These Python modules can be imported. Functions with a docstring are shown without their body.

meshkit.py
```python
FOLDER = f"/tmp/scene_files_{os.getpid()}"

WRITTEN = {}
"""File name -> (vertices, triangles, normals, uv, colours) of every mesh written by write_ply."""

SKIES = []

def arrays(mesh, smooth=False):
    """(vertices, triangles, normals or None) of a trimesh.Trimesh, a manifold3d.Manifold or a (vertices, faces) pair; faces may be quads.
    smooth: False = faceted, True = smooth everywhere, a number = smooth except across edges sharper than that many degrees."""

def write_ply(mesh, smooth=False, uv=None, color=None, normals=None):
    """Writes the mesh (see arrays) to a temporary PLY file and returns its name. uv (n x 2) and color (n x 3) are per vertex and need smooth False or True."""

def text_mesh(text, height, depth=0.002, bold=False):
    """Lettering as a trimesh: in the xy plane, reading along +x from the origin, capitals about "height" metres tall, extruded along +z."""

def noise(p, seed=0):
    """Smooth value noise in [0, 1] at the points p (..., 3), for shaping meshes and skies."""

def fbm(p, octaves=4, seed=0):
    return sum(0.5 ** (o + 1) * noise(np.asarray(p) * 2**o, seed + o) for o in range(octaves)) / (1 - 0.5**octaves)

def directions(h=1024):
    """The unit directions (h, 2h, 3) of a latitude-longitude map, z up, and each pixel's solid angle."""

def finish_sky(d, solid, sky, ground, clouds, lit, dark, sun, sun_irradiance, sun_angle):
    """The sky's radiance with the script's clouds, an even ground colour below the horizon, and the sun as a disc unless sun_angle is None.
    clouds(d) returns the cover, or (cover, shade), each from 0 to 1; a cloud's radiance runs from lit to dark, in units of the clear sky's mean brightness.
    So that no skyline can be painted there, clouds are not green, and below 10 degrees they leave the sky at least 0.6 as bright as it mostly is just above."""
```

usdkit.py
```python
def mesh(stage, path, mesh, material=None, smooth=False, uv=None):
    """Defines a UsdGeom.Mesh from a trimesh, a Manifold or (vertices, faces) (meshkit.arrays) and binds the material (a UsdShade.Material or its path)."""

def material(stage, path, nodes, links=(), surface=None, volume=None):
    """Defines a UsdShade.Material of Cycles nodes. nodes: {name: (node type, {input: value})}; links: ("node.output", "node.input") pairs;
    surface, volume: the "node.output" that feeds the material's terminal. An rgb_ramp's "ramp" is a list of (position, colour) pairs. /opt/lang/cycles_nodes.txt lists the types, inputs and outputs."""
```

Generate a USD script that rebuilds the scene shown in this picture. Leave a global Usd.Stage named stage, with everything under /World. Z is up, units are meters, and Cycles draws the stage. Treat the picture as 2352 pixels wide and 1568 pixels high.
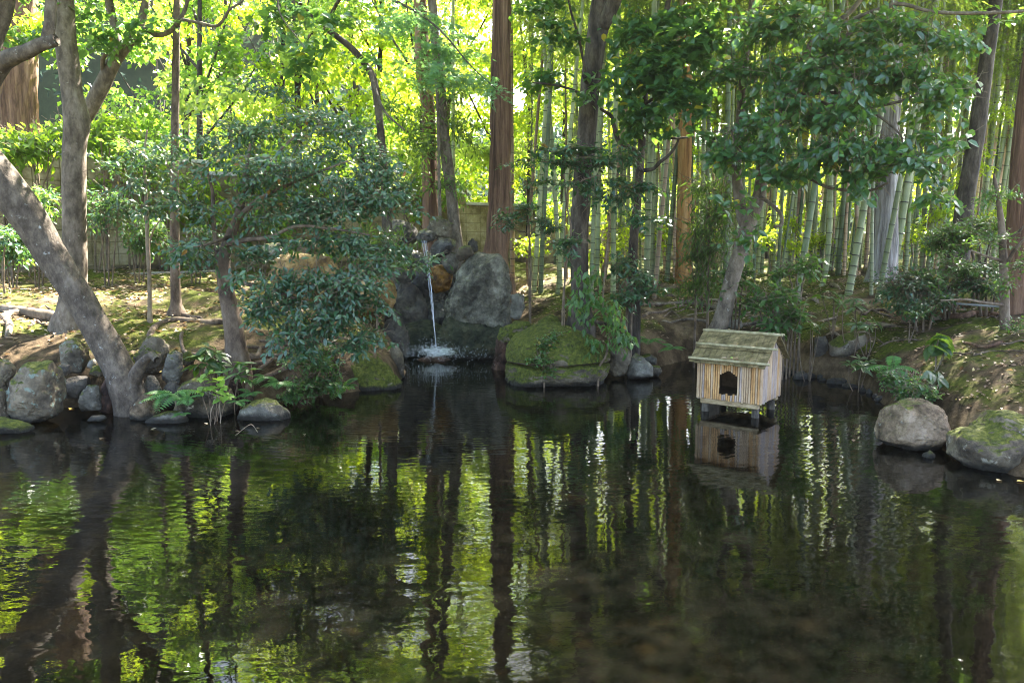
import math
import numpy as np
import trimesh
import usdkit
import meshkit
from pxr import Usd, UsdGeom, UsdLux, UsdShade, Gf, Sdf, Vt

# ------------------------------------------------------------------ camera, sky, sun, exposure
CAM_H, PITCH, FPX, CX, CY = 1.6, math.radians(7.4), 1830.0, 1176.0, 784.0
SUN_AZ, SUN_EL = math.radians(30.0), math.radians(50.0)      # azimuth from +y towards +x
SKY_STRENGTH, SUN_INTENSITY, EXPOSURE = 0.05, 1.25, 4.5
HAZE = 0.00012

stage = Usd.Stage.CreateInMemory()
UsdGeom.SetStageUpAxis(stage, UsdGeom.Tokens.z)
UsdGeom.SetStageMetersPerUnit(stage, 1.0)
world = UsdGeom.Xform.Define(stage, '/World')
stage.SetDefaultPrim(world.GetPrim())
UsdGeom.Scope.Define(stage, '/World/Looks')

cam = UsdGeom.Camera.Define(stage, '/World/camera')
cam.CreateHorizontalApertureAttr(36.0)
cam.CreateVerticalApertureAttr(24.0)
cam.CreateFocalLengthAttr(36.0 * FPX / 2352.0)
cam.CreateFocusDistanceAttr(8.0)
cam.CreateFStopAttr(0.0)
cam.CreateClippingRangeAttr(Gf.Vec2f(0.05, 2000.0))
cam.CreateExposureAttr(EXPOSURE)
cam.AddTranslateOp().Set(Gf.Vec3d(0, 0, CAM_H))
cam.AddRotateXOp().Set(90.0 - math.degrees(PITCH))

SUN_DIR = np.array([math.sin(SUN_AZ) * math.cos(SUN_EL), math.cos(SUN_AZ) * math.cos(SUN_EL), math.sin(SUN_EL)])
usdkit.material(stage, '/World/Looks/sky_material', {
    'sky': ('sky_texture', {'sky_type': 'single_scattering', 'sun_disc': False, 'sun_elevation': SUN_EL, 'sun_rotation': SUN_AZ,
                            'altitude': 100.0, 'air_density': 1.0, 'aerosol_density': 4.0, 'ozone_density': 1.0}),
    'bg': ('background_shader', {'strength': SKY_STRENGTH})}, [('sky.color', 'bg.color')], surface='bg.background')
dome = UsdLux.DomeLight.Define(stage, '/World/sky')
UsdShade.MaterialBindingAPI.Apply(dome.GetPrim()).Bind(UsdShade.Material.Get(stage, '/World/Looks/sky_material'))
sun = UsdLux.DistantLight.Define(stage, '/World/sun')
sun.CreateNormalizeAttr(True)
sun.CreateIntensityAttr(SUN_INTENSITY)
sun.CreateAngleAttr(0.5)
sun.CreateColorAttr(Gf.Vec3f(1.0, 0.93, 0.82))
sun.AddTransformOp().Set(Gf.Matrix4d().SetRotate(Gf.Rotation(Gf.Vec3d(0, 0, 1), Gf.Vec3d(*SUN_DIR))))

# ------------------------------------------------------------------ small helpers
used = {}


def numbered(parent, name):
    k = used.get((parent, name), 0)
    used[(parent, name)] = k + 1
    return f'{parent}/{name}' if k == 0 else f'{parent}/{name}_{k:03d}'


def path_of(p):
    return '/World' if p is None else str(p.GetPath())


def tag(prim, label=None, cat=None, group=None, kind=None):
    for k, v in (('label', label), ('category', cat), ('group', group), ('kind', kind)):
        if v:
            prim.SetCustomDataByKey(k, v)
    return prim


def thing(name, label, cat, loc=(0, 0, 0), rz=0.0, group=None):
    x = UsdGeom.Xform.Define(stage, numbered('/World', name))
    if any(loc):
        x.AddTranslateOp().Set(Gf.Vec3d(*map(float, loc)))
    if rz:
        x.AddRotateZOp().Set(math.degrees(rz))
    return tag(x.GetPrim(), label, cat, group)


def obj(name, mesh, mat, parent=None, smooth=False, tone=None, origin=None):
    if isinstance(mesh, tuple):
        v, f = np.asarray(mesh[0], float), np.asarray(mesh[1])
    else:
        v, f = np.asarray(mesh.vertices, float), np.asarray(mesh.faces)
    if origin is not None:
        v = v - np.asarray(origin, float)
    m = usdkit.mesh(stage, numbered(path_of(parent), name), (v, f), '/World/Looks/' + mat, smooth=smooth)
    if tone is not None:
        pv = UsdGeom.PrimvarsAPI(m).CreatePrimvar('tone', Sdf.ValueTypeNames.FloatArray, UsdGeom.Tokens.vertex)
        pv.Set(Vt.FloatArray.FromNumpy(np.asarray(tone, np.float32)))
    m.CreateDoubleSidedAttr(True)
    return m.GetPrim()


def compact(v, f):
    k, inv = np.unique(f, return_inverse=True)
    return v[k], inv.reshape(f.shape)


def struct(name, mesh, mat, smooth=False, tone=None):
    mesh = compact(*mesh)
    return tag(obj(name, mesh, mat, None, smooth, tone), kind='structure')


def copy_of(src, loc=None, matrix=None, label=None, group=None):
    stem = src.GetName()
    stem = stem[:-4] if stem[-4:-3] == '_' and stem[-3:].isdigit() else stem
    x = UsdGeom.Xform.Define(stage, numbered('/World', stem))
    p = x.GetPrim()
    p.GetReferences().AddInternalReference(src.GetPath())
    p.SetInstanceable(True)
    x.ClearXformOpOrder()
    op = x.AddTransformOp(UsdGeom.XformOp.PrecisionDouble)
    op.Set(Gf.Matrix4d(*[float(a) for a in np.asarray(matrix).T.ravel()]))
    cd = src.GetCustomData()
    return tag(p, label or cd.get('label'), cd.get('category'), group or cd.get('group'))


def cat_mesh(parts):
    vs, fs, n = [], [], 0
    for v, f in parts:
        v, f = np.asarray(v), np.asarray(f)
        if f.shape[1] == 4:
            f = np.vstack([f[:, [0, 1, 2]], f[:, [0, 2, 3]]])
        vs.append(v)
        fs.append(f + n)
        n += len(v)
    return np.vstack(vs), np.vstack(fs)


def ray(px, py):
    a, v = (px - CX) / FPX, (CY - py) / FPX
    return np.array([a, math.cos(PITCH) + v * math.sin(PITCH), -math.sin(PITCH) + v * math.cos(PITCH)])


def at(px, py, Y):
    d = ray(px, py)
    return np.array([0, 0, CAM_H]) + d * (Y / d[1])


def mpp(py, Y):
    """metres per photograph unit at distance Y"""
    return (Y / ray(CX, py)[1]) / FPX


def water(px, py):
    d = ray(px, py)
    t = -CAM_H / d[2]
    return np.array([d[0] * t, d[1] * t])


# ------------------------------------------------------------------ ground shape
shore_px = [(-700, 985), (-200, 948), (60, 940), (300, 930), (430, 930), (545, 924), (670, 910), (790, 902), (905, 888), (930, 862), (920, 820),
            (945, 785), (1060, 776), (1150, 800), (1168, 868), (1270, 872), (1395, 858), (1500, 845), (1580, 826), (1700, 832), (1790, 846), (1860, 864),
            (1950, 882), (2010, 905), (2060, 960), (2150, 1010), (2300, 1080), (2420, 1120), (2900, 1300)]
shore = np.array([water(*p) for p in shore_px])
pond = np.vstack([shore, [[5.2, 2.6], [5.0, 1.5], [2.5, 1.1], [0, 1.0], [-3, 1.1], [-7, 2.0], [-10, 4.5]]])


def pond_distance(x, y):
    """signed distance to the water's edge, positive on land"""
    p = np.stack([np.ravel(x), np.ravel(y)], -1)
    best = np.full(len(p), 1e9)
    inside = np.zeros(len(p), bool)
    for a, b in zip(pond, np.roll(pond, -1, 0)):
        ab = b - a
        t = np.clip(((p - a) @ ab) / (ab @ ab), 0, 1)
        best = np.minimum(best, np.hypot(*(p - a - t[:, None] * ab).T))
        with np.errstate(divide='ignore', invalid='ignore'):
            cross = ((a[1] > p[:, 1]) != (b[1] > p[:, 1])) & (p[:, 0] < (b[0] - a[0]) * (p[:, 1] - a[1]) / (b[1] - a[1]) + a[0])
        inside ^= cross
    return np.where(inside, -best, best).reshape(np.shape(x))


def terrain(x, y):
    x, y = np.asarray(x, float), np.asarray(y, float)
    d = pond_distance(x, y)
    q = np.stack([x, y, 0 * x], -1)
    land = 0.02 + 0.36 * (1 - np.exp(-np.maximum(d, 0) / 0.16)) + 0.64 * (1 - np.exp(-np.maximum(d, 0) / 1.7))
    bumps = (meshkit.fbm(q * 0.9, 3, 5) - 0.5) * 0.24 + (meshkit.fbm(q * 3.6, 4, 9) - 0.5) * 0.16
    land = land + bumps * np.clip(d / 0.6, 0, 1)
    far = np.hypot(x, y)
    land = land + np.clip((far - 30) / 40, 0, 1) * (-0.8)
    bed = -0.03 - 0.75 * (1 - np.exp(np.minimum(d, 0) / 1.6)) + (meshkit.fbm(q * 1.5, 3, 3) - 0.5) * 0.12 * np.clip(-d, 0, 1)
    return np.where(d > 0, land, bed)


def ground_z(x, y):
    return float(terrain(np.array([x]), np.array([y]))[0])


def ground(px, py, far=15.0, near=3.5):
    """the point of the ground seen at a place of the photograph"""
    d = ray(px, py)
    Y = np.arange(near, far, 0.03)
    p = np.array([0, 0, CAM_H]) + d[None] * (Y / d[1])[:, None]
    h = terrain(p[:, 0], p[:, 1])
    k = np.nonzero(p[:, 2] < h)[0]
    if len(k):
        return p[k[0]]
    q = at(px, py, far)
    q[2] = ground_z(q[0], q[1])
    return q


# ------------------------------------------------------------------ materials
def noise_mat(name, stops, scale=4.0, detail=6.0, stretch=(1, 1, 1), rough=0.8, bump=0.4, bump_scale=None, bump_dist=0.02, spec=0.3, moss=None, moss_up=0.5,
              lichen=None, lichen_scale=9.0, lichen_at=0.62, moss_scale=2.2, low_moss=None, wetline=False):
    """Weathered surface: noise through a colour ramp, optional moss on the faces that look up, optional lichen blotches, all laid out in the object's own space."""
    stops = [(0.5 + (q - 0.5) * 0.6, c) for q, c in stops]
    n = {'pos': ('geometry', {}), 'map': ('mapping', {'mapping_type': 'point', 'scale': stretch}),
         'n1': ('noise_texture', {'scale': scale, 'detail': max(detail, 8.0), 'roughness': 0.74}), 'ramp': ('rgb_ramp', {'ramp': stops}),
         'n2': ('noise_texture', {'scale': bump_scale or scale * 5, 'detail': 8.0, 'roughness': 0.65}),
         'bump': ('bump', {'strength': bump, 'distance': bump_dist}), 'p': ('principled_bsdf', {'roughness': rough, 'specular_ior_level': spec})}
    links = [('pos.position', 'map.vector'), ('map.vector', 'n1.vector'), ('n1.fac', 'ramp.fac'), ('map.vector', 'n2.vector'), ('n2.fac', 'bump.height'), ('bump.normal', 'p.normal')]
    col = 'ramp.color'
    if lichen:
        n |= {'ln': ('noise_texture', {'scale': lichen_scale, 'detail': 7.0, 'roughness': 0.7}), 'lr': ('rgb_ramp', {'ramp': [(0, (0, 0, 0)), (lichen_at, (0, 0, 0)), (lichen_at + 0.06, (1, 1, 1)), (1, (1, 1, 1))]}),
              'lb': ('rgb_to_bw', {}), 'lm': ('mix', {'color2': lichen})}
        links += [('pos.position', 'ln.vector'), ('ln.fac', 'lr.fac'), ('lr.color', 'lb.color'), ('lb.val', 'lm.fac'), (col, 'lm.color1')]
        col = 'lm.color'
    if moss:
        n |= {'sx': ('separate_xyz', {}), 'mn': ('noise_texture', {'scale': moss_scale, 'detail': 5.0, 'roughness': 0.6}), 'mh': ('math', {'math_type': 'multiply', 'value2': 0.6}), 'mm': ('math', {'math_type': 'multiply_add', 'value2': 0.4}),
              'mr': ('rgb_ramp', {'ramp': [(0, (0, 0, 0)), (moss_up - 0.03, (0, 0, 0)), (moss_up + 0.04, (1, 1, 1)), (1, (1, 1, 1))]}), 'mb': ('rgb_to_bw', {}),
              'mc': ('noise_texture', {'scale': 30.0, 'detail': 6.0, 'roughness': 0.7}), 'mcr': ('rgb_ramp', {'ramp': moss}), 'mx': ('mix', {})}
        links += [('pos.normal', 'sx.vector'), ('pos.position', 'mn.vector'), ('sx.z', 'mm.value1'), ('mn.fac', 'mh.value1'), ('mh.value', 'mm.value3'), ('mm.value', 'mr.fac'), ('mr.color', 'mb.color'), ('mb.val', 'mx.fac'),
                  (col, 'mx.color1'), ('pos.position', 'mc.vector'), ('mc.fac', 'mcr.fac'), ('mcr.color', 'mx.color2')]
        col = 'mx.color'
    if name.startswith('culm'):
        n |= {'oi': ('object_info', {}), 'om': ('map_range', {'from_min': 0.0, 'from_max': 1.0, 'to_min': 0.55, 'to_max': 1.2}), 'oc': ('combine_color', {}), 'ox': ('mix', {'mix_type': 'multiply', 'fac': 1.0})}
        links += [('oi.random', 'om.value'), ('om.result', 'oc.r'), ('om.result', 'oc.g'), ('om.result', 'oc.b'), (col, 'ox.color1'), ('oc.color', 'ox.color2')]
        col = 'ox.color'
    if name.startswith('stone'):                              # damp, dark band along the waterline
        n |= {'wz': ('separate_xyz', {}), 'wn': ('noise_texture', {'scale': 7.0, 'detail': 3.0}), 'wa': ('math', {'math_type': 'multiply_add', 'value2': -0.09}), 'wr': ('map_range', {'range_type': 'smoothstep', 'from_min': -0.02, 'from_max': 0.03, 'to_min': 1.0, 'to_max': 0.0, 'clamp': True}),
              'wet': ('mix', {'color2': (0.016, 0.014, 0.01)})}
        links += [('pos.position', 'wz.vector'), ('pos.position', 'wn.vector'), ('wn.fac', 'wa.value1'), ('wz.z', 'wa.value3'), ('wa.value', 'wr.value'), ('wr.result', 'wet.fac'), (col, 'wet.color1')]
        col = 'wet.color'
    links.append((col, 'p.base_color'))
    usdkit.material(stage, '/World/Looks/' + name, n, links, surface='p.BSDF')
    return name


def leaf_mat(name, stops, trans, fac=0.42, rough=0.4, spec=0.5, trans_lo=None):
    """Leaf blade: colour by the leaf's own tone, light passing through from behind."""
    n = {'tone': ('attribute', {'attribute': 'tone'}), 'ramp': ('rgb_ramp', {'ramp': stops}), 'p': ('principled_bsdf', {'roughness': rough, 'specular_ior_level': spec}),
         'tr': ('rgb_ramp', {'ramp': [(0, trans_lo or tuple(0.7 * c for c in trans)), (0.85, trans), (1, (trans[0] * 1.35, trans[1] * 1.0, trans[2]))]}), 't': ('translucent_bsdf', {}), 'mix': ('mix_closure', {'fac': fac})}
    usdkit.material(stage, '/World/Looks/' + name, n, [('tone.fac', 'ramp.fac'), ('tone.fac', 'tr.fac'), ('ramp.color', 'p.base_color'), ('tr.color', 't.color'), ('p.BSDF', 'mix.closure1'), ('t.BSDF', 'mix.closure2')], surface='mix.closure')
    return name


MOSS = [(0.3, (0.016, 0.019, 0.003)), (0.45, (0.042, 0.052, 0.006)), (0.56, (0.072, 0.08, 0.009)), (0.7, (0.12, 0.125, 0.017))]
noise_mat('soil', [(0.3, (0.02, 0.014, 0.007)), (0.45, (0.05, 0.034, 0.018)), (0.58, (0.09, 0.062, 0.034)), (0.75, (0.15, 0.108, 0.062))], scale=2.2, detail=9, rough=0.95, bump=0.7, bump_scale=26, bump_dist=0.03, spec=0.15,
          moss=MOSS, moss_up=0.665, moss_scale=1.6)
noise_mat('pond_bed', [(0.3, (0.025, 0.02, 0.012)), (0.5, (0.06, 0.047, 0.028)), (0.7, (0.12, 0.094, 0.058))], scale=1.6, detail=8, rough=0.9, bump=0.3)
GREY = [(0.28, (0.035, 0.032, 0.025)), (0.45, (0.085, 0.078, 0.062)), (0.58, (0.135, 0.125, 0.1)), (0.75, (0.23, 0.215, 0.175))]
BROWNGREY = [(0.28, (0.028, 0.022, 0.015)), (0.45, (0.068, 0.054, 0.036)), (0.6, (0.12, 0.098, 0.066)), (0.78, (0.2, 0.165, 0.115))]
noise_mat('stone_grey', GREY, scale=3.2, rough=0.85, bump=0.8, bump_scale=14, bump_dist=0.04, moss=MOSS, moss_up=0.62, lichen=(0.2, 0.2, 0.165), lichen_scale=13.0, lichen_at=0.6)
noise_mat('stone_boulder', [(0.28, (0.03, 0.027, 0.0195)), (0.45, (0.078, 0.072, 0.054)), (0.58, (0.143, 0.132, 0.099)), (0.75, (0.255, 0.24, 0.188))], scale=4.0, rough=0.85, bump=1.0, bump_scale=12, bump_dist=0.06)
noise_mat('stone_bluegreen', BROWNGREY, scale=3.0, rough=0.85, bump=0.8, bump_scale=14, bump_dist=0.03, moss=MOSS, moss_up=0.52, lichen=(0.13, 0.16, 0.13), lichen_scale=11.0, lichen_at=0.56)
noise_mat('stone_mossy', BROWNGREY, scale=3.0, rough=0.9, bump=0.9, bump_scale=22, bump_dist=0.035, moss=MOSS, moss_up=0.22, moss_scale=3.4)
noise_mat('stone_part_moss', BROWNGREY, scale=2.6, rough=0.88, bump=0.8, bump_scale=16, bump_dist=0.035, moss=MOSS, moss_up=0.56, moss_scale=1.8, lichen=(0.24, 0.22, 0.17), lichen_scale=7.0, lichen_at=0.58)
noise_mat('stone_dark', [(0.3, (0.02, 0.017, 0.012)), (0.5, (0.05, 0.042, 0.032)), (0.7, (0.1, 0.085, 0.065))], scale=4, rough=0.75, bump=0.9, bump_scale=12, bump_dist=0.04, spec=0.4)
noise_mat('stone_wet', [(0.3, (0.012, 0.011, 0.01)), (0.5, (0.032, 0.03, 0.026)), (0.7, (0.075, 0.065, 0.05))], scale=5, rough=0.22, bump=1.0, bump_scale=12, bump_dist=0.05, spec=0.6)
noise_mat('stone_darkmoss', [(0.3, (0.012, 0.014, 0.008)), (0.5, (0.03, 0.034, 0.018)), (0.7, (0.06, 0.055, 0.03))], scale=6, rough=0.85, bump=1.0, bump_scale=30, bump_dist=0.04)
noise_mat('stone_gold', [(0.28, (0.0496, 0.0288, 0.0105)), (0.45, (0.124, 0.0736, 0.0225)), (0.6, (0.205, 0.128, 0.045)), (0.78, (0.279, 0.211, 0.112))], scale=4, rough=0.7, bump=0.9, bump_scale=15, bump_dist=0.03)
noise_mat('stone_amber', [(0.28, (0.036, 0.0155, 0.004)), (0.45, (0.12, 0.0558, 0.0096)), (0.6, (0.216, 0.112, 0.02)), (0.78, (0.27, 0.167, 0.048))], scale=5, rough=0.45, bump=0.9, bump_scale=15, bump_dist=0.03)
noise_mat('stone_warm', [(0.28, (0.04, 0.028, 0.015)), (0.45, (0.1, 0.07, 0.042)), (0.58, (0.17, 0.125, 0.078)), (0.75, (0.26, 0.2, 0.14))], scale=4.5, rough=0.85, bump=0.9, bump_scale=16, bump_dist=0.03, moss=MOSS, moss_up=0.7, lichen=(0.27, 0.31, 0.27), lichen_scale=10, lichen_at=0.62)
noise_mat('root_mass', [(0.3, (0.018, 0.01, 0.007)), (0.5, (0.055, 0.03, 0.02)), (0.7, (0.11, 0.06, 0.038))], scale=9, stretch=(1, 1, 0.35), rough=0.9, bump=1.0, bump_scale=24, bump_dist=0.05)
noise_mat('bark_smooth', [(0.25, (0.0413, 0.03, 0.0195)), (0.45, (0.0825, 0.0638, 0.0435)), (0.58, (0.12, 0.0938, 0.0675)), (0.8, (0.176, 0.146, 0.109))], scale=11, stretch=(1, 1, 0.5), rough=0.85, bump=0.6, bump_scale=22, bump_dist=0.015,
          lichen=(0.27, 0.25, 0.21), lichen_scale=17, lichen_at=0.63)
noise_mat('bark_leaning', [(0.25, (0.0288, 0.0216, 0.0144)), (0.45, (0.0612, 0.0468, 0.0338)), (0.58, (0.09, 0.0706, 0.0518)), (0.8, (0.137, 0.112, 0.0864))], scale=13, stretch=(1, 1, 0.6), rough=0.85, bump=0.8, bump_scale=26, bump_dist=0.015,
          moss=MOSS, moss_up=0.68, lichen=(0.25, 0.25, 0.23), lichen_scale=16, lichen_at=0.62)
noise_mat('bark_brown', [(0.3, (0.0375, 0.0248, 0.0165)), (0.5, (0.0938, 0.066, 0.045)), (0.7, (0.158, 0.12, 0.0863))], scale=8, stretch=(1, 1, 0.45), rough=0.85, bump=0.6, bump_scale=24, bump_dist=0.012)
noise_mat('bark_dark', [(0.3, (0.015, 0.0112, 0.0075)), (0.5, (0.045, 0.0345, 0.0248)), (0.68, (0.09, 0.0735, 0.054)), (0.8, (0.128, 0.109, 0.0825))], scale=7, stretch=(1, 1, 0.3), rough=0.9, bump=0.8, bump_scale=20, bump_dist=0.02)
noise_mat('bark_cedar', [(0.28, (0.0382, 0.0187, 0.011)), (0.45, (0.102, 0.0544, 0.0323)), (0.6, (0.17, 0.0978, 0.0595)), (0.78, (0.255, 0.162, 0.106))], scale=9, stretch=(1, 1, 0.06), rough=0.9, bump=1.0, bump_scale=36, bump_dist=0.02)
noise_mat('bark_cedar_orange', [(0.28, (0.06, 0.025, 0.008)), (0.45, (0.17, 0.078, 0.022)), (0.6, (0.27, 0.135, 0.042)), (0.78, (0.36, 0.21, 0.085))], scale=9, stretch=(1, 1, 0.06), rough=0.9, bump=1.0, bump_scale=36, bump_dist=0.02)
noise_mat('bark_cedar_grey', [(0.28, (0.05, 0.042, 0.036)), (0.45, (0.14, 0.12, 0.105)), (0.6, (0.25, 0.225, 0.2)), (0.78, (0.36, 0.34, 0.32))], scale=9, stretch=(1, 1, 0.08), rough=0.9, bump=1.0, bump_scale=36, bump_dist=0.02)
noise_mat('twig', [(0.3, (0.05, 0.035, 0.022)), (0.7, (0.16, 0.115, 0.075))], scale=8, rough=0.8, bump=0.2)
noise_mat('twig_pale', [(0.3, (0.098, 0.0735, 0.049)), (0.7, (0.231, 0.182, 0.126))], scale=8, rough=0.8, bump=0.2)
noise_mat('wall_block', [(0.25, (0.075, 0.058, 0.026)), (0.45, (0.15, 0.12, 0.06)), (0.6, (0.24, 0.2, 0.115)), (0.8, (0.34, 0.3, 0.2))], scale=1.6, detail=8, rough=0.9, bump=0.35, bump_scale=60, bump_dist=0.006)
noise_mat('wall_mortar', [(0.3, (0.1, 0.08, 0.04)), (0.7, (0.18, 0.15, 0.085))], scale=6, rough=0.95, bump=0.2)
noise_mat('wall_cap', [(0.3, (0.3, 0.29, 0.27)), (0.7, (0.5, 0.49, 0.46))], scale=3, rough=0.85, bump=0.2)
noise_mat('wall_foot', [(0.3, (0.05, 0.038, 0.022)), (0.5, (0.11, 0.085, 0.05)), (0.75, (0.2, 0.165, 0.1))], scale=2.5, rough=0.95, bump=0.3)
noise_mat('culm_green', [(0.25, (0.116, 0.135, 0.051)), (0.5, (0.21, 0.235, 0.106)), (0.75, (0.315, 0.33, 0.178))], scale=2.4, stretch=(1, 1, 0.5), rough=0.45, bump=0.05, spec=0.4)
noise_mat('culm_dark', [(0.25, (0.055, 0.08, 0.03)), (0.5, (0.11, 0.145, 0.06)), (0.75, (0.2, 0.235, 0.13))], scale=2.4, stretch=(1, 1, 0.5), rough=0.45, bump=0.05, spec=0.4)
noise_mat('culm_tan', [(0.25, (0.16, 0.095, 0.045)), (0.5, (0.29, 0.19, 0.105)), (0.75, (0.4, 0.29, 0.18))], scale=2.4, stretch=(1, 1, 0.5), rough=0.5, bump=0.05, spec=0.35)
noise_mat('node_dark', [(0.3, (0.03, 0.026, 0.018)), (0.7, (0.09, 0.08, 0.055))], scale=20, rough=0.7, bump=0.1)
noise_mat('roof_board', [(0.2, (0.0425, 0.0326, 0.0136)), (0.42, (0.0935, 0.074, 0.031)), (0.58, (0.153, 0.118, 0.0546)), (0.8, (0.272, 0.2, 0.105))], scale=16, detail=7, stretch=(0.5, 1, 1), rough=0.95, bump=0.6, bump_scale=60, bump_dist=0.004)
noise_mat('bamboo_batten', [(0.3, (0.136, 0.116, 0.056)), (0.55, (0.23, 0.2, 0.112)), (0.75, (0.306, 0.268, 0.168))], scale=12, rough=0.6, bump=0.1)
noise_mat('stick_gold', [(0.3, (0.239, 0.123, 0.0433)), (0.55, (0.419, 0.246, 0.101)), (0.75, (0.499, 0.347, 0.189))], scale=9, stretch=(1, 1, 0.3), rough=0.42, bump=0.06)
noise_mat('stick_pale', [(0.3, (0.25, 0.16, 0.085)), (0.55, (0.38, 0.27, 0.165)), (0.75, (0.46, 0.36, 0.25))], scale=9, stretch=(1, 1, 0.3), rough=0.45, bump=0.06)
noise_mat('stick_grey', [(0.3, (0.19, 0.14, 0.11)), (0.55, (0.31, 0.25, 0.21)), (0.75, (0.4, 0.34, 0.3))], scale=9, stretch=(1, 1, 0.3), rough=0.5, bump=0.06)
noise_mat('house_wood', [(0.3, (0.1, 0.065, 0.03)), (0.5, (0.22, 0.16, 0.085)), (0.75, (0.35, 0.27, 0.16))], scale=10, stretch=(0.3, 1, 2), rough=0.85, bump=0.4)
noise_mat('house_inside', [(0.3, (0.07, 0.045, 0.025)), (0.7, (0.17, 0.115, 0.07))], scale=8, stretch=(0.3, 1, 1), rough=0.85, bump=0.3)
noise_mat('post_wood', [(0.3, (0.025, 0.021, 0.0165)), (0.5, (0.065, 0.055, 0.0425)), (0.75, (0.13, 0.115, 0.09))], scale=14, stretch=(1, 1, 0.25), rough=0.9, bump=0.6)
noise_mat('pipe_grey', [(0.3, (0.12, 0.12, 0.11)), (0.7, (0.2, 0.2, 0.19))], scale=5, rough=0.5, bump=0.05)
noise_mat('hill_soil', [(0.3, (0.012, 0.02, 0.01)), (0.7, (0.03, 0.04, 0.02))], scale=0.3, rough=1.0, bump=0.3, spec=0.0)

leaf_mat('leaf_camellia', [(0, (0.018, 0.052, 0.028)), (0.6, (0.034, 0.09, 0.044)), (0.82, (0.045, 0.11, 0.045)), (0.9, (0.11, 0.2, 0.045)), (0.95, (0.12, 0.2, 0.045)), (1, (0.3, 0.1, 0.02))], (0.12, 0.25, 0.03), fac=0.26, rough=0.28, spec=0.8)
leaf_mat('leaf_large', [(0, (0.026, 0.075, 0.032)), (0.6, (0.045, 0.115, 0.045)), (0.93, (0.08, 0.15, 0.04)), (0.975, (0.3, 0.24, 0.02)), (1, (0.42, 0.3, 0.03))], (0.22, 0.42, 0.04), fac=0.36, rough=0.28, spec=0.85)
leaf_mat('leaf_lime', [(0, (0.05, 0.10, 0.014)), (0.6, (0.09, 0.155, 0.02)), (0.92, (0.14, 0.2, 0.03)), (1, (0.36, 0.26, 0.03))], (0.42, 0.66, 0.035), fac=0.5, rough=0.42, spec=0.45)
leaf_mat('leaf_far', [(0, (0.045, 0.085, 0.01)), (0.6, (0.09, 0.14, 0.014)), (1, (0.16, 0.2, 0.022))], (0.6, 0.78, 0.03), fac=0.55, rough=0.4, spec=0.5)
leaf_mat('leaf_far_deep', [(0, (0.03, 0.07, 0.02)), (0.6, (0.06, 0.115, 0.028)), (1, (0.1, 0.16, 0.04))], (0.32, 0.56, 0.05), fac=0.48, rough=0.35, spec=0.6)
leaf_mat('leaf_far_pale', [(0, (0.06, 0.1, 0.025)), (0.6, (0.11, 0.165, 0.04)), (1, (0.19, 0.23, 0.06))], (0.62, 0.78, 0.13), fac=0.55, rough=0.4, spec=0.6)
leaf_mat('leaf_maple', [(0, (0.07, 0.16, 0.075)), (0.6, (0.11, 0.22, 0.1)), (1, (0.16, 0.28, 0.12))], (0.24, 0.46, 0.12), fac=0.42, rough=0.5, spec=0.35)
leaf_mat('leaf_narrow', [(0, (0.025, 0.055, 0.018)), (0.6, (0.05, 0.095, 0.028)), (1, (0.09, 0.14, 0.04))], (0.2, 0.34, 0.03), fac=0.35, rough=0.35, spec=0.5)
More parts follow.
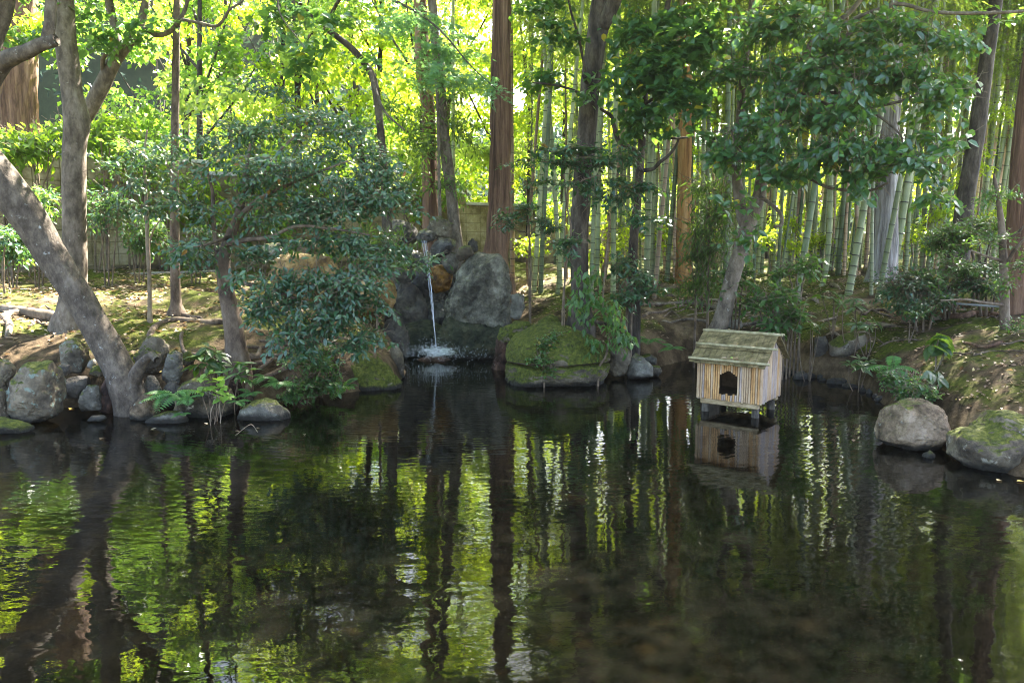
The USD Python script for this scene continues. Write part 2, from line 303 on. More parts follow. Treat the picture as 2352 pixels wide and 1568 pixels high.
leaf_mat('leaf_shrub', [(0, (0.03, 0.075, 0.025)), (0.6, (0.05, 0.115, 0.035)), (0.95, (0.09, 0.16, 0.045)), (1, (0.35, 0.2, 0.04))], (0.2, 0.38, 0.04), fac=0.35, rough=0.33, spec=0.5)
leaf_mat('leaf_bright', [(0, (0.1, 0.21, 0.03)), (0.6, (0.17, 0.3, 0.04)), (1, (0.26, 0.36, 0.06))], (0.3, 0.5, 0.05), fac=0.4, rough=0.4, spec=0.4)
leaf_mat('leaf_fern', [(0, (0.05, 0.13, 0.03)), (0.6, (0.08, 0.19, 0.05)), (1, (0.12, 0.25, 0.07))], (0.18, 0.36, 0.05), fac=0.35, rough=0.45, spec=0.35)
leaf_mat('leaf_bamboo', [(0, (0.06, 0.11, 0.02)), (0.6, (0.1, 0.165, 0.03)), (1, (0.18, 0.22, 0.04))], (0.45, 0.6, 0.06), fac=0.5, rough=0.45, spec=0.4)
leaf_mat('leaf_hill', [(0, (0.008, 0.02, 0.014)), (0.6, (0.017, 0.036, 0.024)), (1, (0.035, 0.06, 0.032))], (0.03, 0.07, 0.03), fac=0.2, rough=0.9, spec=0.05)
leaf_mat('litter', [(0, (0.06, 0.035, 0.018)), (0.35, (0.16, 0.1, 0.055)), (0.7, (0.32, 0.225, 0.14)), (0.93, (0.45, 0.36, 0.25)), (1, (0.5, 0.38, 0.05))], (0.25, 0.16, 0.07), fac=0.2, rough=0.6, spec=0.35)

# water: clear surface, mirror by Fresnel, fine rings round the fall and slow swell elsewhere
FALL = np.array([at(1003, 812, 10.45)[0], 10.45])
usdkit.material(stage, '/World/Looks/pond_water', {
    'pos': ('geometry', {}), 'm1': ('mapping', {'mapping_type': 'point', 'location': (-FALL[0], -FALL[1], 0.0)}),
    'rings': ('wave_texture', {'wave_type': 'rings', 'rings_direction': 'spherical', 'profile': 'sine', 'scale': 4.2, 'distortion': 1.5, 'detail': 2.0, 'detail_scale': 0.8}),
    'len': ('vector_math', {'math_type': 'length'}),
    'fall': ('map_range', {'range_type': 'smoothstep', 'from_min': 0.6, 'from_max': 9.0, 'to_min': 1.0, 'to_max': 0.12, 'clamp': True}),
    'rm': ('math', {'math_type': 'multiply'}),
    'm2': ('mapping', {'mapping_type': 'point', 'scale': (1.0, 1.6, 1.0)}),
    'swell': ('noise_texture', {'scale': 4.6, 'detail': 2.0, 'roughness': 0.45, 'distortion': 0.4}),
    'fine': ('noise_texture', {'scale': 17.0, 'detail': 2.0, 'roughness': 0.5}),
    'a1': ('math', {'math_type': 'multiply', 'value2': 0.12}), 'a2': ('math', {'math_type': 'multiply_add', 'value2': 0.75}), 'a3': ('math', {'math_type': 'multiply_add', 'value2': 0.10}),
    'calm': ('noise_texture', {'scale': 0.55, 'detail': 1.0}), 'cr': ('map_range', {'range_type': 'smoothstep', 'from_min': 0.35, 'from_max': 0.65, 'to_min': 0.35, 'to_max': 1.0, 'clamp': True}), 'cm': ('math', {'math_type': 'multiply'}),
    'bump': ('bump', {'strength': 0.5, 'distance': 0.0085}),
    'fr': ('fresnel', {'IOR': 1.33}), 't': ('transparent_bsdf', {'color': (0.17, 0.155, 0.11)}), 'silt': ('diffuse_bsdf', {'color': (0.045, 0.045, 0.032)}), 'body': ('mix_closure', {'fac': 0.035}), 'g': ('glossy_bsdf', {'color': (1, 1, 1), 'roughness': 0.015}), 'mix': ('mix_closure', {})},
    [('pos.position', 'm1.vector'), ('m1.vector', 'rings.vector'), ('m1.vector', 'len.vector1'), ('len.value', 'fall.value'), ('rings.fac', 'rm.value1'), ('fall.result', 'rm.value2'),
     ('pos.position', 'm2.vector'), ('m2.vector', 'swell.vector'), ('m2.vector', 'fine.vector'), ('rm.value', 'a1.value1'), ('swell.fac', 'a2.value1'), ('a1.value', 'a2.value3'), ('fine.fac', 'a3.value1'), ('a2.value', 'a3.value3'),
     ('pos.position', 'calm.vector'), ('calm.fac', 'cr.value'), ('cr.result', 'cm.value1'), ('a3.value', 'cm.value2'), ('cm.value', 'bump.height'), ('bump.normal', 'fr.normal'), ('bump.normal', 'g.normal'), ('t.BSDF', 'body.closure1'), ('silt.BSDF', 'body.closure2'), ('fr.fac', 'mix.fac'), ('body.closure', 'mix.closure1'), ('g.BSDF', 'mix.closure2')], surface='mix.closure')
usdkit.material(stage, '/World/Looks/falling_water', {
    'fr': ('fresnel', {'IOR': 1.33}), 't': ('transparent_bsdf', {'color': (0.93, 0.96, 1.0)}), 'g': ('glossy_bsdf', {'color': (1, 1, 1), 'roughness': 0.08}), 'd': ('diffuse_bsdf', {'color': (0.75, 0.8, 0.85)}), 'tl': ('translucent_bsdf', {'color': (0.75, 0.8, 0.85)}),
    'dm': ('mix_closure', {'fac': 0.5}), 'm1': ('mix_closure', {'fac': 0.5}), 'mix': ('mix_closure', {'fac': 0.42})},
    [('d.BSDF', 'dm.closure1'), ('tl.BSDF', 'dm.closure2'), ('g.BSDF', 'm1.closure1'), ('dm.closure', 'm1.closure2'), ('t.BSDF', 'mix.closure1'), ('m1.closure', 'mix.closure2')], surface='mix.closure')
usdkit.material(stage, '/World/Looks/droplet', {'p': ('principled_bsdf', {'base_color': (0.8, 0.84, 0.88), 'roughness': 0.15, 'specular_ior_level': 0.7})}, surface='p.BSDF')


# ------------------------------------------------------------------ shape builders
def unit(a):
    a = np.asarray(a, float)
    return a / np.maximum(np.linalg.norm(a, axis=-1, keepdims=True), 1e-9)


def curve(pts, n):
    """n points of a Catmull-Rom curve through pts (any number of columns)"""
    p = np.asarray(pts, float)
    if len(p) == 2:
        return p[0] + (p[1] - p[0]) * np.linspace(0, 1, n)[:, None]
    q = np.vstack([2 * p[0] - p[1], p, 2 * p[-1] - p[-2]])
    seg = np.linalg.norm(np.diff(p[:, :3], axis=0), axis=1)
    s = np.concatenate([[0], np.cumsum(seg)])
    t = np.interp(np.linspace(0, s[-1], n), s, np.arange(len(p)))
    i = np.minimum(t.astype(int), len(p) - 2)
    u = (t - i)[:, None]
    a, b, c, d = q[i], q[i + 1], q[i + 2], q[i + 3]
    return 0.5 * (2 * b + (c - a) * u + (2 * a - 5 * b + 4 * c - d) * u ** 2 + (3 * b - a - 3 * c + d) * u ** 3)


def tube(pts, sides=10, n=None, lump=0.0, lump_scale=3.0, ridges=0, ridge=0.0, seed=0, cut=False):
    """A round limb along pts (x, y, z, radius); lumps and lengthwise ridges shape its surface. Closed at both ends."""
    p = np.asarray(pts, float)
    if n is None:
        n = max(2, int(np.linalg.norm(np.diff(p[:, :3], axis=0), axis=1).sum() / max(p[:, 3].mean() * 1.6, 0.01)))
        n = min(max(n, len(p) + 1), 90)
    c = curve(p, n) if len(p) > 2 or n > 2 else p
    pos, r = c[:, :3], np.maximum(c[:, 3], 0.0006)
    t = unit(np.gradient(pos, axis=0))
    ref = np.array([0.0, 0.0, 1.0]) if abs(t[:, 2]).mean() < 0.75 else np.array([0.3, 1.0, 0.0])
    a = unit(np.cross(t, ref))
    b = np.cross(t, a)
    th = np.arange(sides) * 2 * np.pi / sides
    rad = np.broadcast_to(r[:, None], (n, sides)).copy()
    dirs = np.cos(th)[None, :, None] * a[:, None] + np.sin(th)[None, :, None] * b[:, None]
    if lump:
        q = pos[:, None] + dirs * r[:, None, None]
        rad *= 1 + lump * 2 * (meshkit.fbm(q * lump_scale, 3, seed) - 0.5)
    if ridges:
        s = np.concatenate([[0], np.cumsum(np.linalg.norm(np.diff(pos, axis=0), axis=1))])
        w = np.stack([np.cos(th)[None] * ridges / 6.28 + 0 * s[:, None], np.sin(th)[None] * ridges / 6.28 + 0 * s[:, None], 0 * th[None] + s[:, None] * 1.3], -1)
        k = meshkit.fbm(w, 2, seed + 3)
        rad *= 1 + ridge * (np.abs(k - 0.5) * 4 - 0.9)
    v = (pos[:, None] + dirs * rad[..., None]).reshape(-1, 3)
    i, j = np.meshgrid(np.arange(n - 1), np.arange(sides), indexing='ij')
    j2 = (j + 1) % sides
    f = np.stack([i * sides + j, i * sides + j2, (i + 1) * sides + j2, (i + 1) * sides + j], -1).reshape(-1, 4)
    f = np.vstack([f[:, [0, 2, 1]], f[:, [0, 3, 2]]])
    e = len(v)
    tip = pos[-1] + (0 if cut else 1) * t[-1] * r[-1] * 0.6
    v = np.vstack([v, pos[0] - t[0] * r[0] * 0.2, tip])
    k = np.arange(sides)
    f = np.vstack([f, np.stack([np.full(sides, e), k, (k + 1) % sides], 1)[:, [0, 2, 1]][:, ::-1], np.stack([np.full(sides, e + 1), (n - 1) * sides + (k + 1) % sides, (n - 1) * sides + k], 1)[:, ::-1]])
    return v, f


def limb(spec, Y=None, flare=0.0, flare_len=0.25, taper_end=None):
    """Limb points from photograph places (px, py[, Y], width)"""
    out = []
    for s in spec:
        px, py, y, w = s if len(s) == 4 else (s[0], s[1], Y, s[2])
        q = at(px, py, y)
        out.append([*q, 0.5 * w * mpp(py, y)])
    return np.array(out)


def box(x0, x1, y0, y1, z0, z1):
    v = np.array([[x, y, z] for x in (x0, x1) for y in (y0, y1) for z in (z0, z1)], float)
    f = np.array([[0, 1, 3, 2], [4, 6, 7, 5], [0, 4, 5, 1], [2, 3, 7, 6], [0, 2, 6, 4], [1, 5, 7, 3]])
    return v, np.vstack([f[:, [0, 1, 2]], f[:, [0, 2, 3]]])


def chamfer_box(lo, hi, c=0.008):
    """A box with chamfered edges"""
    lo, hi = np.asarray(lo, float), np.asarray(hi, float)
    pts = []
    for sx in (0, 1):
        for sy in (0, 1):
            for sz in (0, 1):
                corner = np.where([sx, sy, sz], hi, lo)
                inward = np.where([sx, sy, sz], -1, 1) * c
                for k in range(3):
                    q = corner.copy()
                    for m in range(3):
                        if m != k:
                            q[m] += inward[m]
                    pts.append(q)
    h = trimesh.convex.convex_hull(np.array(pts))
    return np.array(h.vertices), np.array(h.faces)


def turned(mesh, rz, loc):
    v, f = mesh
    c, s = math.cos(rz), math.sin(rz)
    return np.asarray(v) @ np.array([[c, s, 0], [-s, c, 0], [0, 0, 1.0]]) + np.asarray(loc, float), f


ICO = {k: trimesh.creation.icosphere(k) for k in (2, 3, 4, 5, 6)}


def rock(poly, Y, thick=0.8, rough=0.12, facet=0.5, seed=0, level=4, scale=2.6, sink=0.0, square=0.75, crack=None):
    """A stone with the outline poly (photograph places) at distance Y, its own thickness (share of its width), planar facets and a broken surface."""
    P = np.array([at(px, py, Y) for px, py in poly])
    if sink:
        low = P[:, 2] < P[:, 2].min() + 0.35 * np.ptp(P[:, 2])
        P[low, 2] -= sink
    c = np.array([(P[:, 0].min() + P[:, 0].max()) / 2, Y, (P[:, 2].min() + P[:, 2].max()) / 2])
    u, w = P[:, 0] - c[0], P[:, 2] - c[2]
    th = np.linspace(-np.pi, np.pi, 181)
    # radius of the outline in every direction
    rad = np.zeros(len(th))
    A, B = np.stack([u, w], 1), np.stack([np.roll(u, -1), np.roll(w, -1)], 1)
    for i, t in enumerate(th):
        d = np.array([math.cos(t), math.sin(t)])
        e = B - A
        den = d[0] * e[:, 1] - d[1] * e[:, 0]
        with np.errstate(divide='ignore', invalid='ignore'):
            r = (A[:, 0] * e[:, 1] - A[:, 1] * e[:, 0]) / den
            s = (A[:, 0] * d[1] - A[:, 1] * d[0]) / den
        ok = (np.abs(den) > 1e-12) & (r > 0) & (s >= -1e-6) & (s <= 1 + 1e-6)
        rad[i] = r[ok].max() if ok.any() else 0.05
    rad = np.convolve(np.concatenate([rad[-4:-1], rad, rad[1:4]]), np.ones(3) / 3, 'same')[3:-3]
    m = ICO[level]
    n = np.array(m.vertices)
    rr = np.hypot(n[:, 0], n[:, 2])
    R = np.interp(np.arctan2(n[:, 2], n[:, 0]), th, rad)
    k = rr ** square
    half = thick * 0.5 * min(np.ptp(P[:, 0]), np.ptp(P[:, 2]) * 1.5)
    v = np.stack([n[:, 0] / np.maximum(rr, 1e-6) * R * k, n[:, 1] * half, n[:, 2] / np.maximum(rr, 1e-6) * R * k], 1)
    size = math.sqrt(np.ptp(P[:, 0]) * np.ptp(P[:, 2]))
    g = np.random.default_rng(seed + 100)
    if facet:
        for _ in range(26):
            d = unit(g.normal(size=3) * [1, 1.3, 0.8])
            h = v @ d
            lim = h.max() * (1 - facet * g.uniform(0.03, 0.24))
            v -= np.outer(np.maximum(h - lim, 0) * 0.92, d)
    q = v / size * scale + seed * 3.1
    fb = meshkit.fbm(q, 4, seed)
    cr = np.abs(meshkit.fbm(q * 1.7 + 9, 4, seed + 5) - 0.5)
    chip = np.floor(meshkit.fbm(q * 1.3 + 4, 3, seed + 8) * 9) / 9
    fine_ = meshkit.fbm(q * 4.5, 3, seed + 11) - 0.5
    v = v + unit(v) * ((fb - 0.5) * rough * 1.3 + (chip - 0.5) * rough * 0.9 + fine_ * rough * 0.45 - np.clip(0.05 - cr, 0, 1) * rough * 3.0)[:, None] * size
    if crack:
        zc = at(crack[0], crack[1], Y)[2] - c[2]
        t = v[:, 2] - zc - (meshkit.fbm(v * [3.0, 3.0, 0.5], 3, 77) - 0.5) * 0.07
        v = v - unit(v * [1, 1, 0]) * (0.07 * np.exp(-(t / 0.013) ** 2))[:, None]
    return v + c, np.array(m.faces)


# leaf outlines: (vertices as along, across, up; triangles). Unit length, width 1 = the leaf's length
def folded(outline, droop=0.16, fold=0.28):
    """outline: (x, half width) from base to tip; a leaf folded along its midrib, bending down towards its tip"""
    xs = np.array([o[0] for o in outline])
    mid = np.stack([xs, 0 * xs, -droop * xs ** 2], 1)
    L = np.array([[x, h, fold * h - droop * x ** 2] for x, h in outline[1:-1]])
    R = L * [1, -1, 1]
    n, k = len(mid), len(L)
    v = np.vstack([mid, L, R])
    f = []
    for s, o in ((0, n), (1, n + k)):
        side = [[0, o, 1]]
        for i in range(k - 1):
            side += [[i + 1, o + i, o + i + 1], [i + 1, o + i + 1, i + 2]]
        side += [[k, o + k - 1, k + 1]]
        f += side if s == 0 else [t[::-1] for t in side]
    return v, np.array(f)


OVATE = folded([(0, 0), (0.32, 0.2), (0.68, 0.17), (1, 0)])
BROAD = folded([(0, 0), (0.22, 0.3), (0.62, 0.34), (1, 0)])
ROUND = folded([(0, 0), (0.15, 0.3), (0.5, 0.43), (0.8, 0.3), (1, 0)])
LONG = folded([(0, 0), (0.35, 0.13), (0.7, 0.11), (1, 0)], droop=0.25)
DIAMOND = (np.array([[0, 0, 0], [0.45, 0.24, 0.06], [1, 0, -0.12], [0.45, -0.24, 0.06]], float), np.array([[0, 1, 2], [0, 2, 3]]))
BLADE = (np.array([[0, 0, 0], [0.4, 0.075, 0.02], [1, 0, -0.22], [0.4, -0.075, 0.02]], float), np.array([[0, 1, 2], [0, 2, 3]]))


def star():
    v, f = [[0.12, 0, 0]], []
    for k, (ang, ln) in enumerate(zip(np.radians([-105, -62, -28, 0, 28, 62, 105]), (0.45, 0.72, 0.9, 1.0, 0.9, 0.72, 0.45))):
        d, s = np.array([math.cos(ang), math.sin(ang)]), np.array([-math.sin(ang), math.cos(ang)])
        i = len(v)
        for q, z in ((d * ln * 0.42 - s * 0.085, 0.0), (d * ln, -0.12), (d * ln * 0.42 + s * 0.085, 0.0)):
            v.append([q[0] + 0.12, q[1], z])
        f += [[0, i, i + 1], [0, i + 1, i + 2]]
    return np.array(v, float), np.array(f)


STAR = star()


def place_leaves(p, d, n, size, shape, width=1.0):
    """Leaf copies at p along d facing n: (vertices (k, m, 3), faces of one)"""
    tv, tf = shape
    d = unit(d)
    s = unit(np.cross(n, d))
    n = np.cross(d, s)
    sz = np.broadcast_to(size, (len(p),))[:, None, None]
    v = p[:, None] + sz * (tv[None, :, 0:1] * d[:, None] + tv[None, :, 1:2] * width * s[:, None] + tv[None, :, 2:3] * n[:, None])
    return v, tf


def join_leaves(v, tf, tone):
    k, m = v.shape[:2]
    return (v.reshape(-1, 3), (tf[None] + (np.arange(k) * m)[:, None, None]).reshape(-1, 3)), np.repeat(tone, m)


def twig_leaves(starts, dirs, per, L, g, step=0.55, angle=0.9, face=(0, 0, 1), jitter=0.35, droop=0.15, tone0=None, spread=0.3, whorl=False):
    """Leaves set alternately along straight twigs (or in a whorl at the twig's end): positions, directions, normals, sizes, tones"""
    n = len(starts)
    dirs = unit(dirs)
    i = np.tile(np.arange(per), n)
    S, D = np.repeat(starts, per, 0), np.repeat(dirs, per, 0)
    side = unit(np.cross(D, np.array([0, 0, 1.0]) + 0.01))
    if whorl:
        ang = i * 2 * np.pi / per + np.repeat(g.uniform(0, 6.28, n), per)
        up = np.cross(side, D)
        out = np.cos(ang)[:, None] * side + np.sin(ang)[:, None] * up
        d = unit(D * g.uniform(0.15, 0.6, (len(i), 1)) + out + g.normal(size=(len(i), 3)) * 0.15 - np.array([0, 0, droop]))
        nrm = unit(D + out * -0.3 + g.normal(size=(len(i), 3)) * 0.2)
        p = S + D * (i * 0.02)[:, None] * L
    else:
        sg = np.where(i % 2 == 0, 1.0, -1.0)[:, None]
        d = unit(D * math.cos(angle) + side * sg * math.sin(angle) + g.normal(size=(len(i), 3)) * spread - np.array([0, 0, droop]))
        nrm = unit(np.asarray(face, float) + g.normal(size=(len(i), 3)) * jitter)
        p = S + D * (i * step)[:, None] * L
    size = L * g.uniform(0.5, 1.2, len(i))
    t0 = np.repeat(g.uniform(0, 1, n) if tone0 is None else tone0, per)
    tone = np.clip(0.5 * t0 + g.uniform(0, 0.42, len(i)), 0, 0.9)
    odd = g.uniform(size=len(i))
    tone = np.where(odd > 0.985, g.uniform(0.95, 1, len(i)), tone)
    return p, d, nrm, size, tone


def in_ellipsoids(clumps, g, shell=2.0, pads=True):
    """clumps: (px, py, Y, half width, half height (photograph), half depth (m), count) -> points, outward directions, clump tones"""
    P, O, T = [], [], []
    for px, py, Y, rx, ry, rd, k in clumps:
        c, s = at(px, py, Y), mpp(py, Y)
        k = int(k)
        u = unit(g.normal(size=(k, 3))) * (g.uniform(size=(k, 1)) ** (1 / (1 + shell)))
        if k >= 12 and pads:                                 # foliage sits in flat pads with gaps between them
            m = max(3, k // 7)
            pc = unit(g.normal(size=(m, 3))) * (g.uniform(size=(m, 1)) ** 0.5) * 0.85
            w = pc[np.arange(k) % m] + g.normal(size=(k, 3)) * [0.2, 0.2, 0.07]
            w[:, 2] -= 0.12 * ((w[:, 0] - pc[np.arange(k) % m, 0]) ** 2) / 0.1
            u = w
        P.append(c + u * [rx * s, rd, ry * s])
        O.append(u)
        T.append(np.clip(g.uniform(0, 1) * 0.6 + g.uniform(0, 0.5, int(k)), 0, 1))
    return np.vstack(P), np.vstack(O), np.concatenate(T)


def W(x, y, z, rx, rz, ry, n):
    """A clump given by its place in the world instead of its place in the photograph"""
    depth = y * math.cos(PITCH) - (z - CAM_H) * math.sin(PITCH)
    px, py = CX + FPX * x / depth, CY - FPX * (y * math.sin(PITCH) + (z - CAM_H) * math.cos(PITCH)) / depth
    return px, py, y, rx * FPX / depth, rz * FPX / depth, ry, n


def make_leaves(clumps, L, per, shape, seed, width=1.0, out=0.7, flat=0.5, sag=0.15, shell=1.6, toward=None, **kw):
    g = np.random.default_rng(seed)
    p, o, t = in_ellipsoids(clumps, g, shell)
    d = unit(o * out + g.normal(size=p.shape) * [0.6, 0.6, 0.6 * (1 - flat)] - np.array([0, 0, sag]) + (0 if toward is None else np.asarray(toward)))
    q = twig_leaves(p - d * (per * kw.get('step', 0.55) * L * 0.5), d, per, L, g, tone0=t, **kw)
    v, tf = place_leaves(q[0], q[1], q[2], q[3], shape, width)
    return v, tf, q[4], (p, d, per * kw.get('step', 0.55) * L)


def add_leaves(parent, name, mat, clumps, L, per, shape, seed, single=0, single_name='leaf', twigs=None, mass_kind=None, **kw):
    """A crown as one mesh; its largest leaves seen from the camera can be parts of their own. Twigs are thin sticks through the leaves."""
    v, tf, tone, (p, d, ln) = make_leaves(clumps, L, per, shape, seed, **kw)
    if single:
        c = v.mean(1)
        px = CX + FPX * c[:, 0] / (c[:, 1] * math.cos(PITCH) - (c[:, 2] - CAM_H) * math.sin(PITCH))
        el = (c[:, 2] - CAM_H) / c[:, 1]
        seen = (px > 0) & (px < 2352) & (el < 0.27)
        near = np.argsort(np.linalg.norm(c - [0, 0, CAM_H], axis=1) + np.where(seen, 0, 50))[:single]
        rest = np.setdiff1d(np.arange(len(v)), near)
        for k in near:
            o = obj(single_name, (v[k], tf), mat, parent, tone=np.full(len(v[k]), tone[k]))
        v, tone = v[rest], tone[rest]
    if len(v):
        m, t = join_leaves(v, tf, tone)
        o = obj(name, m, mat, parent, tone=t)
        if mass_kind:
            tag(o, kind=mass_kind)
    if twigs:
        w = p + d * ln * 0.5
        b = p - d * ln * 0.75
        tag(obj('twigs', sticks(b, w, 0.0022 if L < 0.1 else 0.003), twigs, parent), kind='stuff')


def sticks(a, b, r):
    """Many thin three-sided sticks from a to b as one mesh"""
    a, b = np.asarray(a, float), np.asarray(b, float)
    t = unit(b - a)
    s = unit(np.cross(t, [0.31, 0.2, 0.93]))
    u = np.cross(t, s)
    rr = np.broadcast_to(np.asarray(r, float), (len(a),))[:, None]
    ring = [(math.cos(k * 2.0944), math.sin(k * 2.0944)) for k in range(3)]
    v = np.stack([a + rr * (c * s + q * u) for c, q in ring] + [b + rr * 0.5 * (c * s + q * u) for c, q in ring], 1)
    f = np.array([[0, 1, 4], [0, 4, 3], [1, 2, 5], [1, 5, 4], [2, 0, 3], [2, 3, 5]])
    return v.reshape(-1, 3), (f[None] + (np.arange(len(a)) * 6)[:, None, None]).reshape(-1, 3)


# ------------------------------------------------------------------ the setting: ground, pond bed, water, hill
def axis(lo, hi, step, far_lo, far_hi, grow=1.35):
    fine = list(np.arange(lo, hi + 1e-6, step))
    a, s = [], step
    x = lo
    while x > far_lo:
        s *= grow
        x -= s
        a.append(max(x, far_lo))
    b, s = [], step
    x = fine[-1]
    while x < far_hi:
        s *= grow
        x += s
        b.append(min(x, far_hi))
    return np.array(a[::-1] + fine + b)


gx, gy = axis(-6.5, 7.5, 0.07, -160, 160), axis(4.6, 15.0, 0.06, -60, 240)
X, Yg = np.meshgrid(gx, gy)
Z = terrain(X, Yg)
nx, ny = len(gx), len(gy)
i, j = np.meshgrid(np.arange(ny - 1), np.arange(nx - 1), indexing='ij')
quads = np.stack([i * nx + j, i * nx + j + 1, (i + 1) * nx + j + 1, (i + 1) * nx + j], -1).reshape(-1, 4)
verts = np.stack([X.ravel(), Yg.ravel(), Z.ravel()], 1)
under_water = (verts[quads][..., 2].max(1) < -0.01)
struct('ground', (verts, quads[~under_water]), 'soil', smooth=True)
struct('pond_bed', (verts, quads[under_water]), 'pond_bed', smooth=True)
wx, wy = (-12.0, 8.0), (0.4, 12.2)
struct('pond_water', (np.array([[wx[0], wy[0], 0], [wx[1], wy[0], 0], [wx[1], wy[1], 0], [wx[0], wy[1], 0]]), np.array([[0, 1, 2], [0, 2, 3]])), 'pond_water')

# a wooded hill far behind, high on the left
hx, hy = np.meshgrid(np.linspace(-190, 150, 120), np.concatenate([np.linspace(44, 84, 30), np.linspace(88, 150, 10)]))
az = np.degrees(np.arctan2(hx, hy))
crest = np.interp(az, [-60, -32, -22, -12, -2, 6, 20, 40, 60], [46, 46, 40, 20, 10, 11, 8, 8, 8])
slope = np.clip((hy - 46) / 27, 0, 1)
hz = -0.2 + crest * (1 - (1 - slope) ** 1.8) + (meshkit.fbm(np.stack([hx, hy, 0 * hx], -1) * 0.08, 3, 2) - 0.5) * 6 * slope
i, j = np.meshgrid(np.arange(39), np.arange(119), indexing='ij')
hq = np.stack([i * 120 + j, i * 120 + j + 1, (i + 1) * 120 + j + 1, (i + 1) * 120 + j], -1).reshape(-1, 4)
hill_v = np.stack([hx.ravel(), hy.ravel(), hz.ravel()], 1)
struct('hill', (hill_v, hq), 'hill_soil', smooth=True)
g = np.random.default_rng(31)
k = 60000
u, w = g.uniform(0, 30, k), g.uniform(20, 100, k)
iu, iw = u.astype(int), w.astype(int)
base = hill_v[iu * 120 + iw] + g.normal(size=(k, 3)) * [1.2, 1.2, 0]
crown_h = meshkit.noise(base * [0.35, 0.35, 0], 8) * 5.0
p = base + np.stack([0 * u, -g.uniform(0.2, 1.6, k) - 0.35 * crown_h, crown_h * g.uniform(0.0, 0.7, k)], 1)
v, tf = place_leaves(p, g.normal(size=(k, 3)) * [1, 1, 0.5], g.normal(size=(k, 3)) * 0.8 + [0, -0.3, 0.8], g.uniform(0.3, 0.75, k), DIAMOND, 1.3)
m, t = join_leaves(v, tf, np.clip(meshkit.noise(base * [0.2, 0.2, 0], 4) * 0.6 + g.uniform(0, 0.4, k), 0, 1))
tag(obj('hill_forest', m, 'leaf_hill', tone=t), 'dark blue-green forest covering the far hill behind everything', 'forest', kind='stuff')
# ------------------------------------------------------------------ the garden wall of concrete blocks, stepping down to the right
wa, wb = np.array([-12.2, 9.7]), np.array([16.0, 31.1])
wdir = unit(wb - wa)
wlen = float(np.linalg.norm(wb - wa))
wnorm = np.array([wdir[1], -wdir[0]])
wall = thing('block_wall', 'old stained concrete block wall stepping down behind the trees and bamboo', 'wall')
BW, BH, BT = 0.4, 0.2, 0.12
blocks, foot, caps = [], [], []
g = np.random.default_rng(12)
sec, s0 = 2.8, 0.0
while s0 < wlen:
    s1 = min(s0 + sec, wlen)
    mid = wa + wdir * (s0 + s1) / 2
    top = 3.17 - 0.0865 * max(0, (s0 + s1) / 2 - 5.0)
    z_low = 0.93
    rows = max(3, int(round((top - z_low - 0.22) / BH)))
    foot.append((s0, s1, z_low - 0.5, z_low + 0.2))
    for r in range(rows):
        z = z_low + 0.2 + r * BH
        x = s0
        while x < s1 - 0.02:
            e = min(x + BW, s1)
            blocks.append((x, e, z, z + BH, float(np.linalg.norm(wa + wdir * x))))
            x = e
    caps.append((s0, s1, z_low + 0.2 + rows * BH))
    s0 = s1
wrot = math.atan2(wdir[1], wdir[0])


def wall_piece(x0, x1, y0, y1, z0, z1, c):
    return turned(chamfer_box((x0, y0, z0), (x1, y1, z1), c), wrot, (wa[0], wa[1], 0))


def on_screen(x, z):
    q = wa + wdir * x
    px = CX + FPX * q[0] / (q[1] * math.cos(PITCH))
    return 1 if (-20 < px < 620 or 1050 < px < 1500) else 0


blocks.sort(key=lambda b: (-on_screen(b[0], b[2]), b[4]))
rest = []
for n_, (x0, x1, z0, z1, _) in enumerate(blocks):
    proud = g.uniform(-0.003, 0.004)
    pc = wall_piece(x0 + 0.004, x1 - 0.004, -0.02 - proud, BT - 0.02, z0 + 0.004, z1 - 0.004, 0.006)
    if n_ < 300:
        obj('block', pc, 'wall_block', wall)
    else:
        rest.append(pc)
tag(obj('far_blocks', cat_mesh(rest), 'wall_block', wall), kind='stuff')
obj('mortar', cat_mesh([wall_piece(a, b, -0.009, BT - 0.03, c - 0.01, d, 0.001) for a, b, c, d in [(s[0], s[1], 1.13, s[2]) for s in caps]]), 'wall_mortar', wall)
for a, b, c, d in foot:
    obj('footing', wall_piece(a + 0.002, b - 0.002, -0.05, BT, c, d, 0.01), 'wall_foot', wall)
for a, b, c in caps:
    obj('cap', wall_piece(a - 0.01, b - 0.012, -0.05, BT + 0.01, c, c + 0.07, 0.012), 'wall_cap', wall)

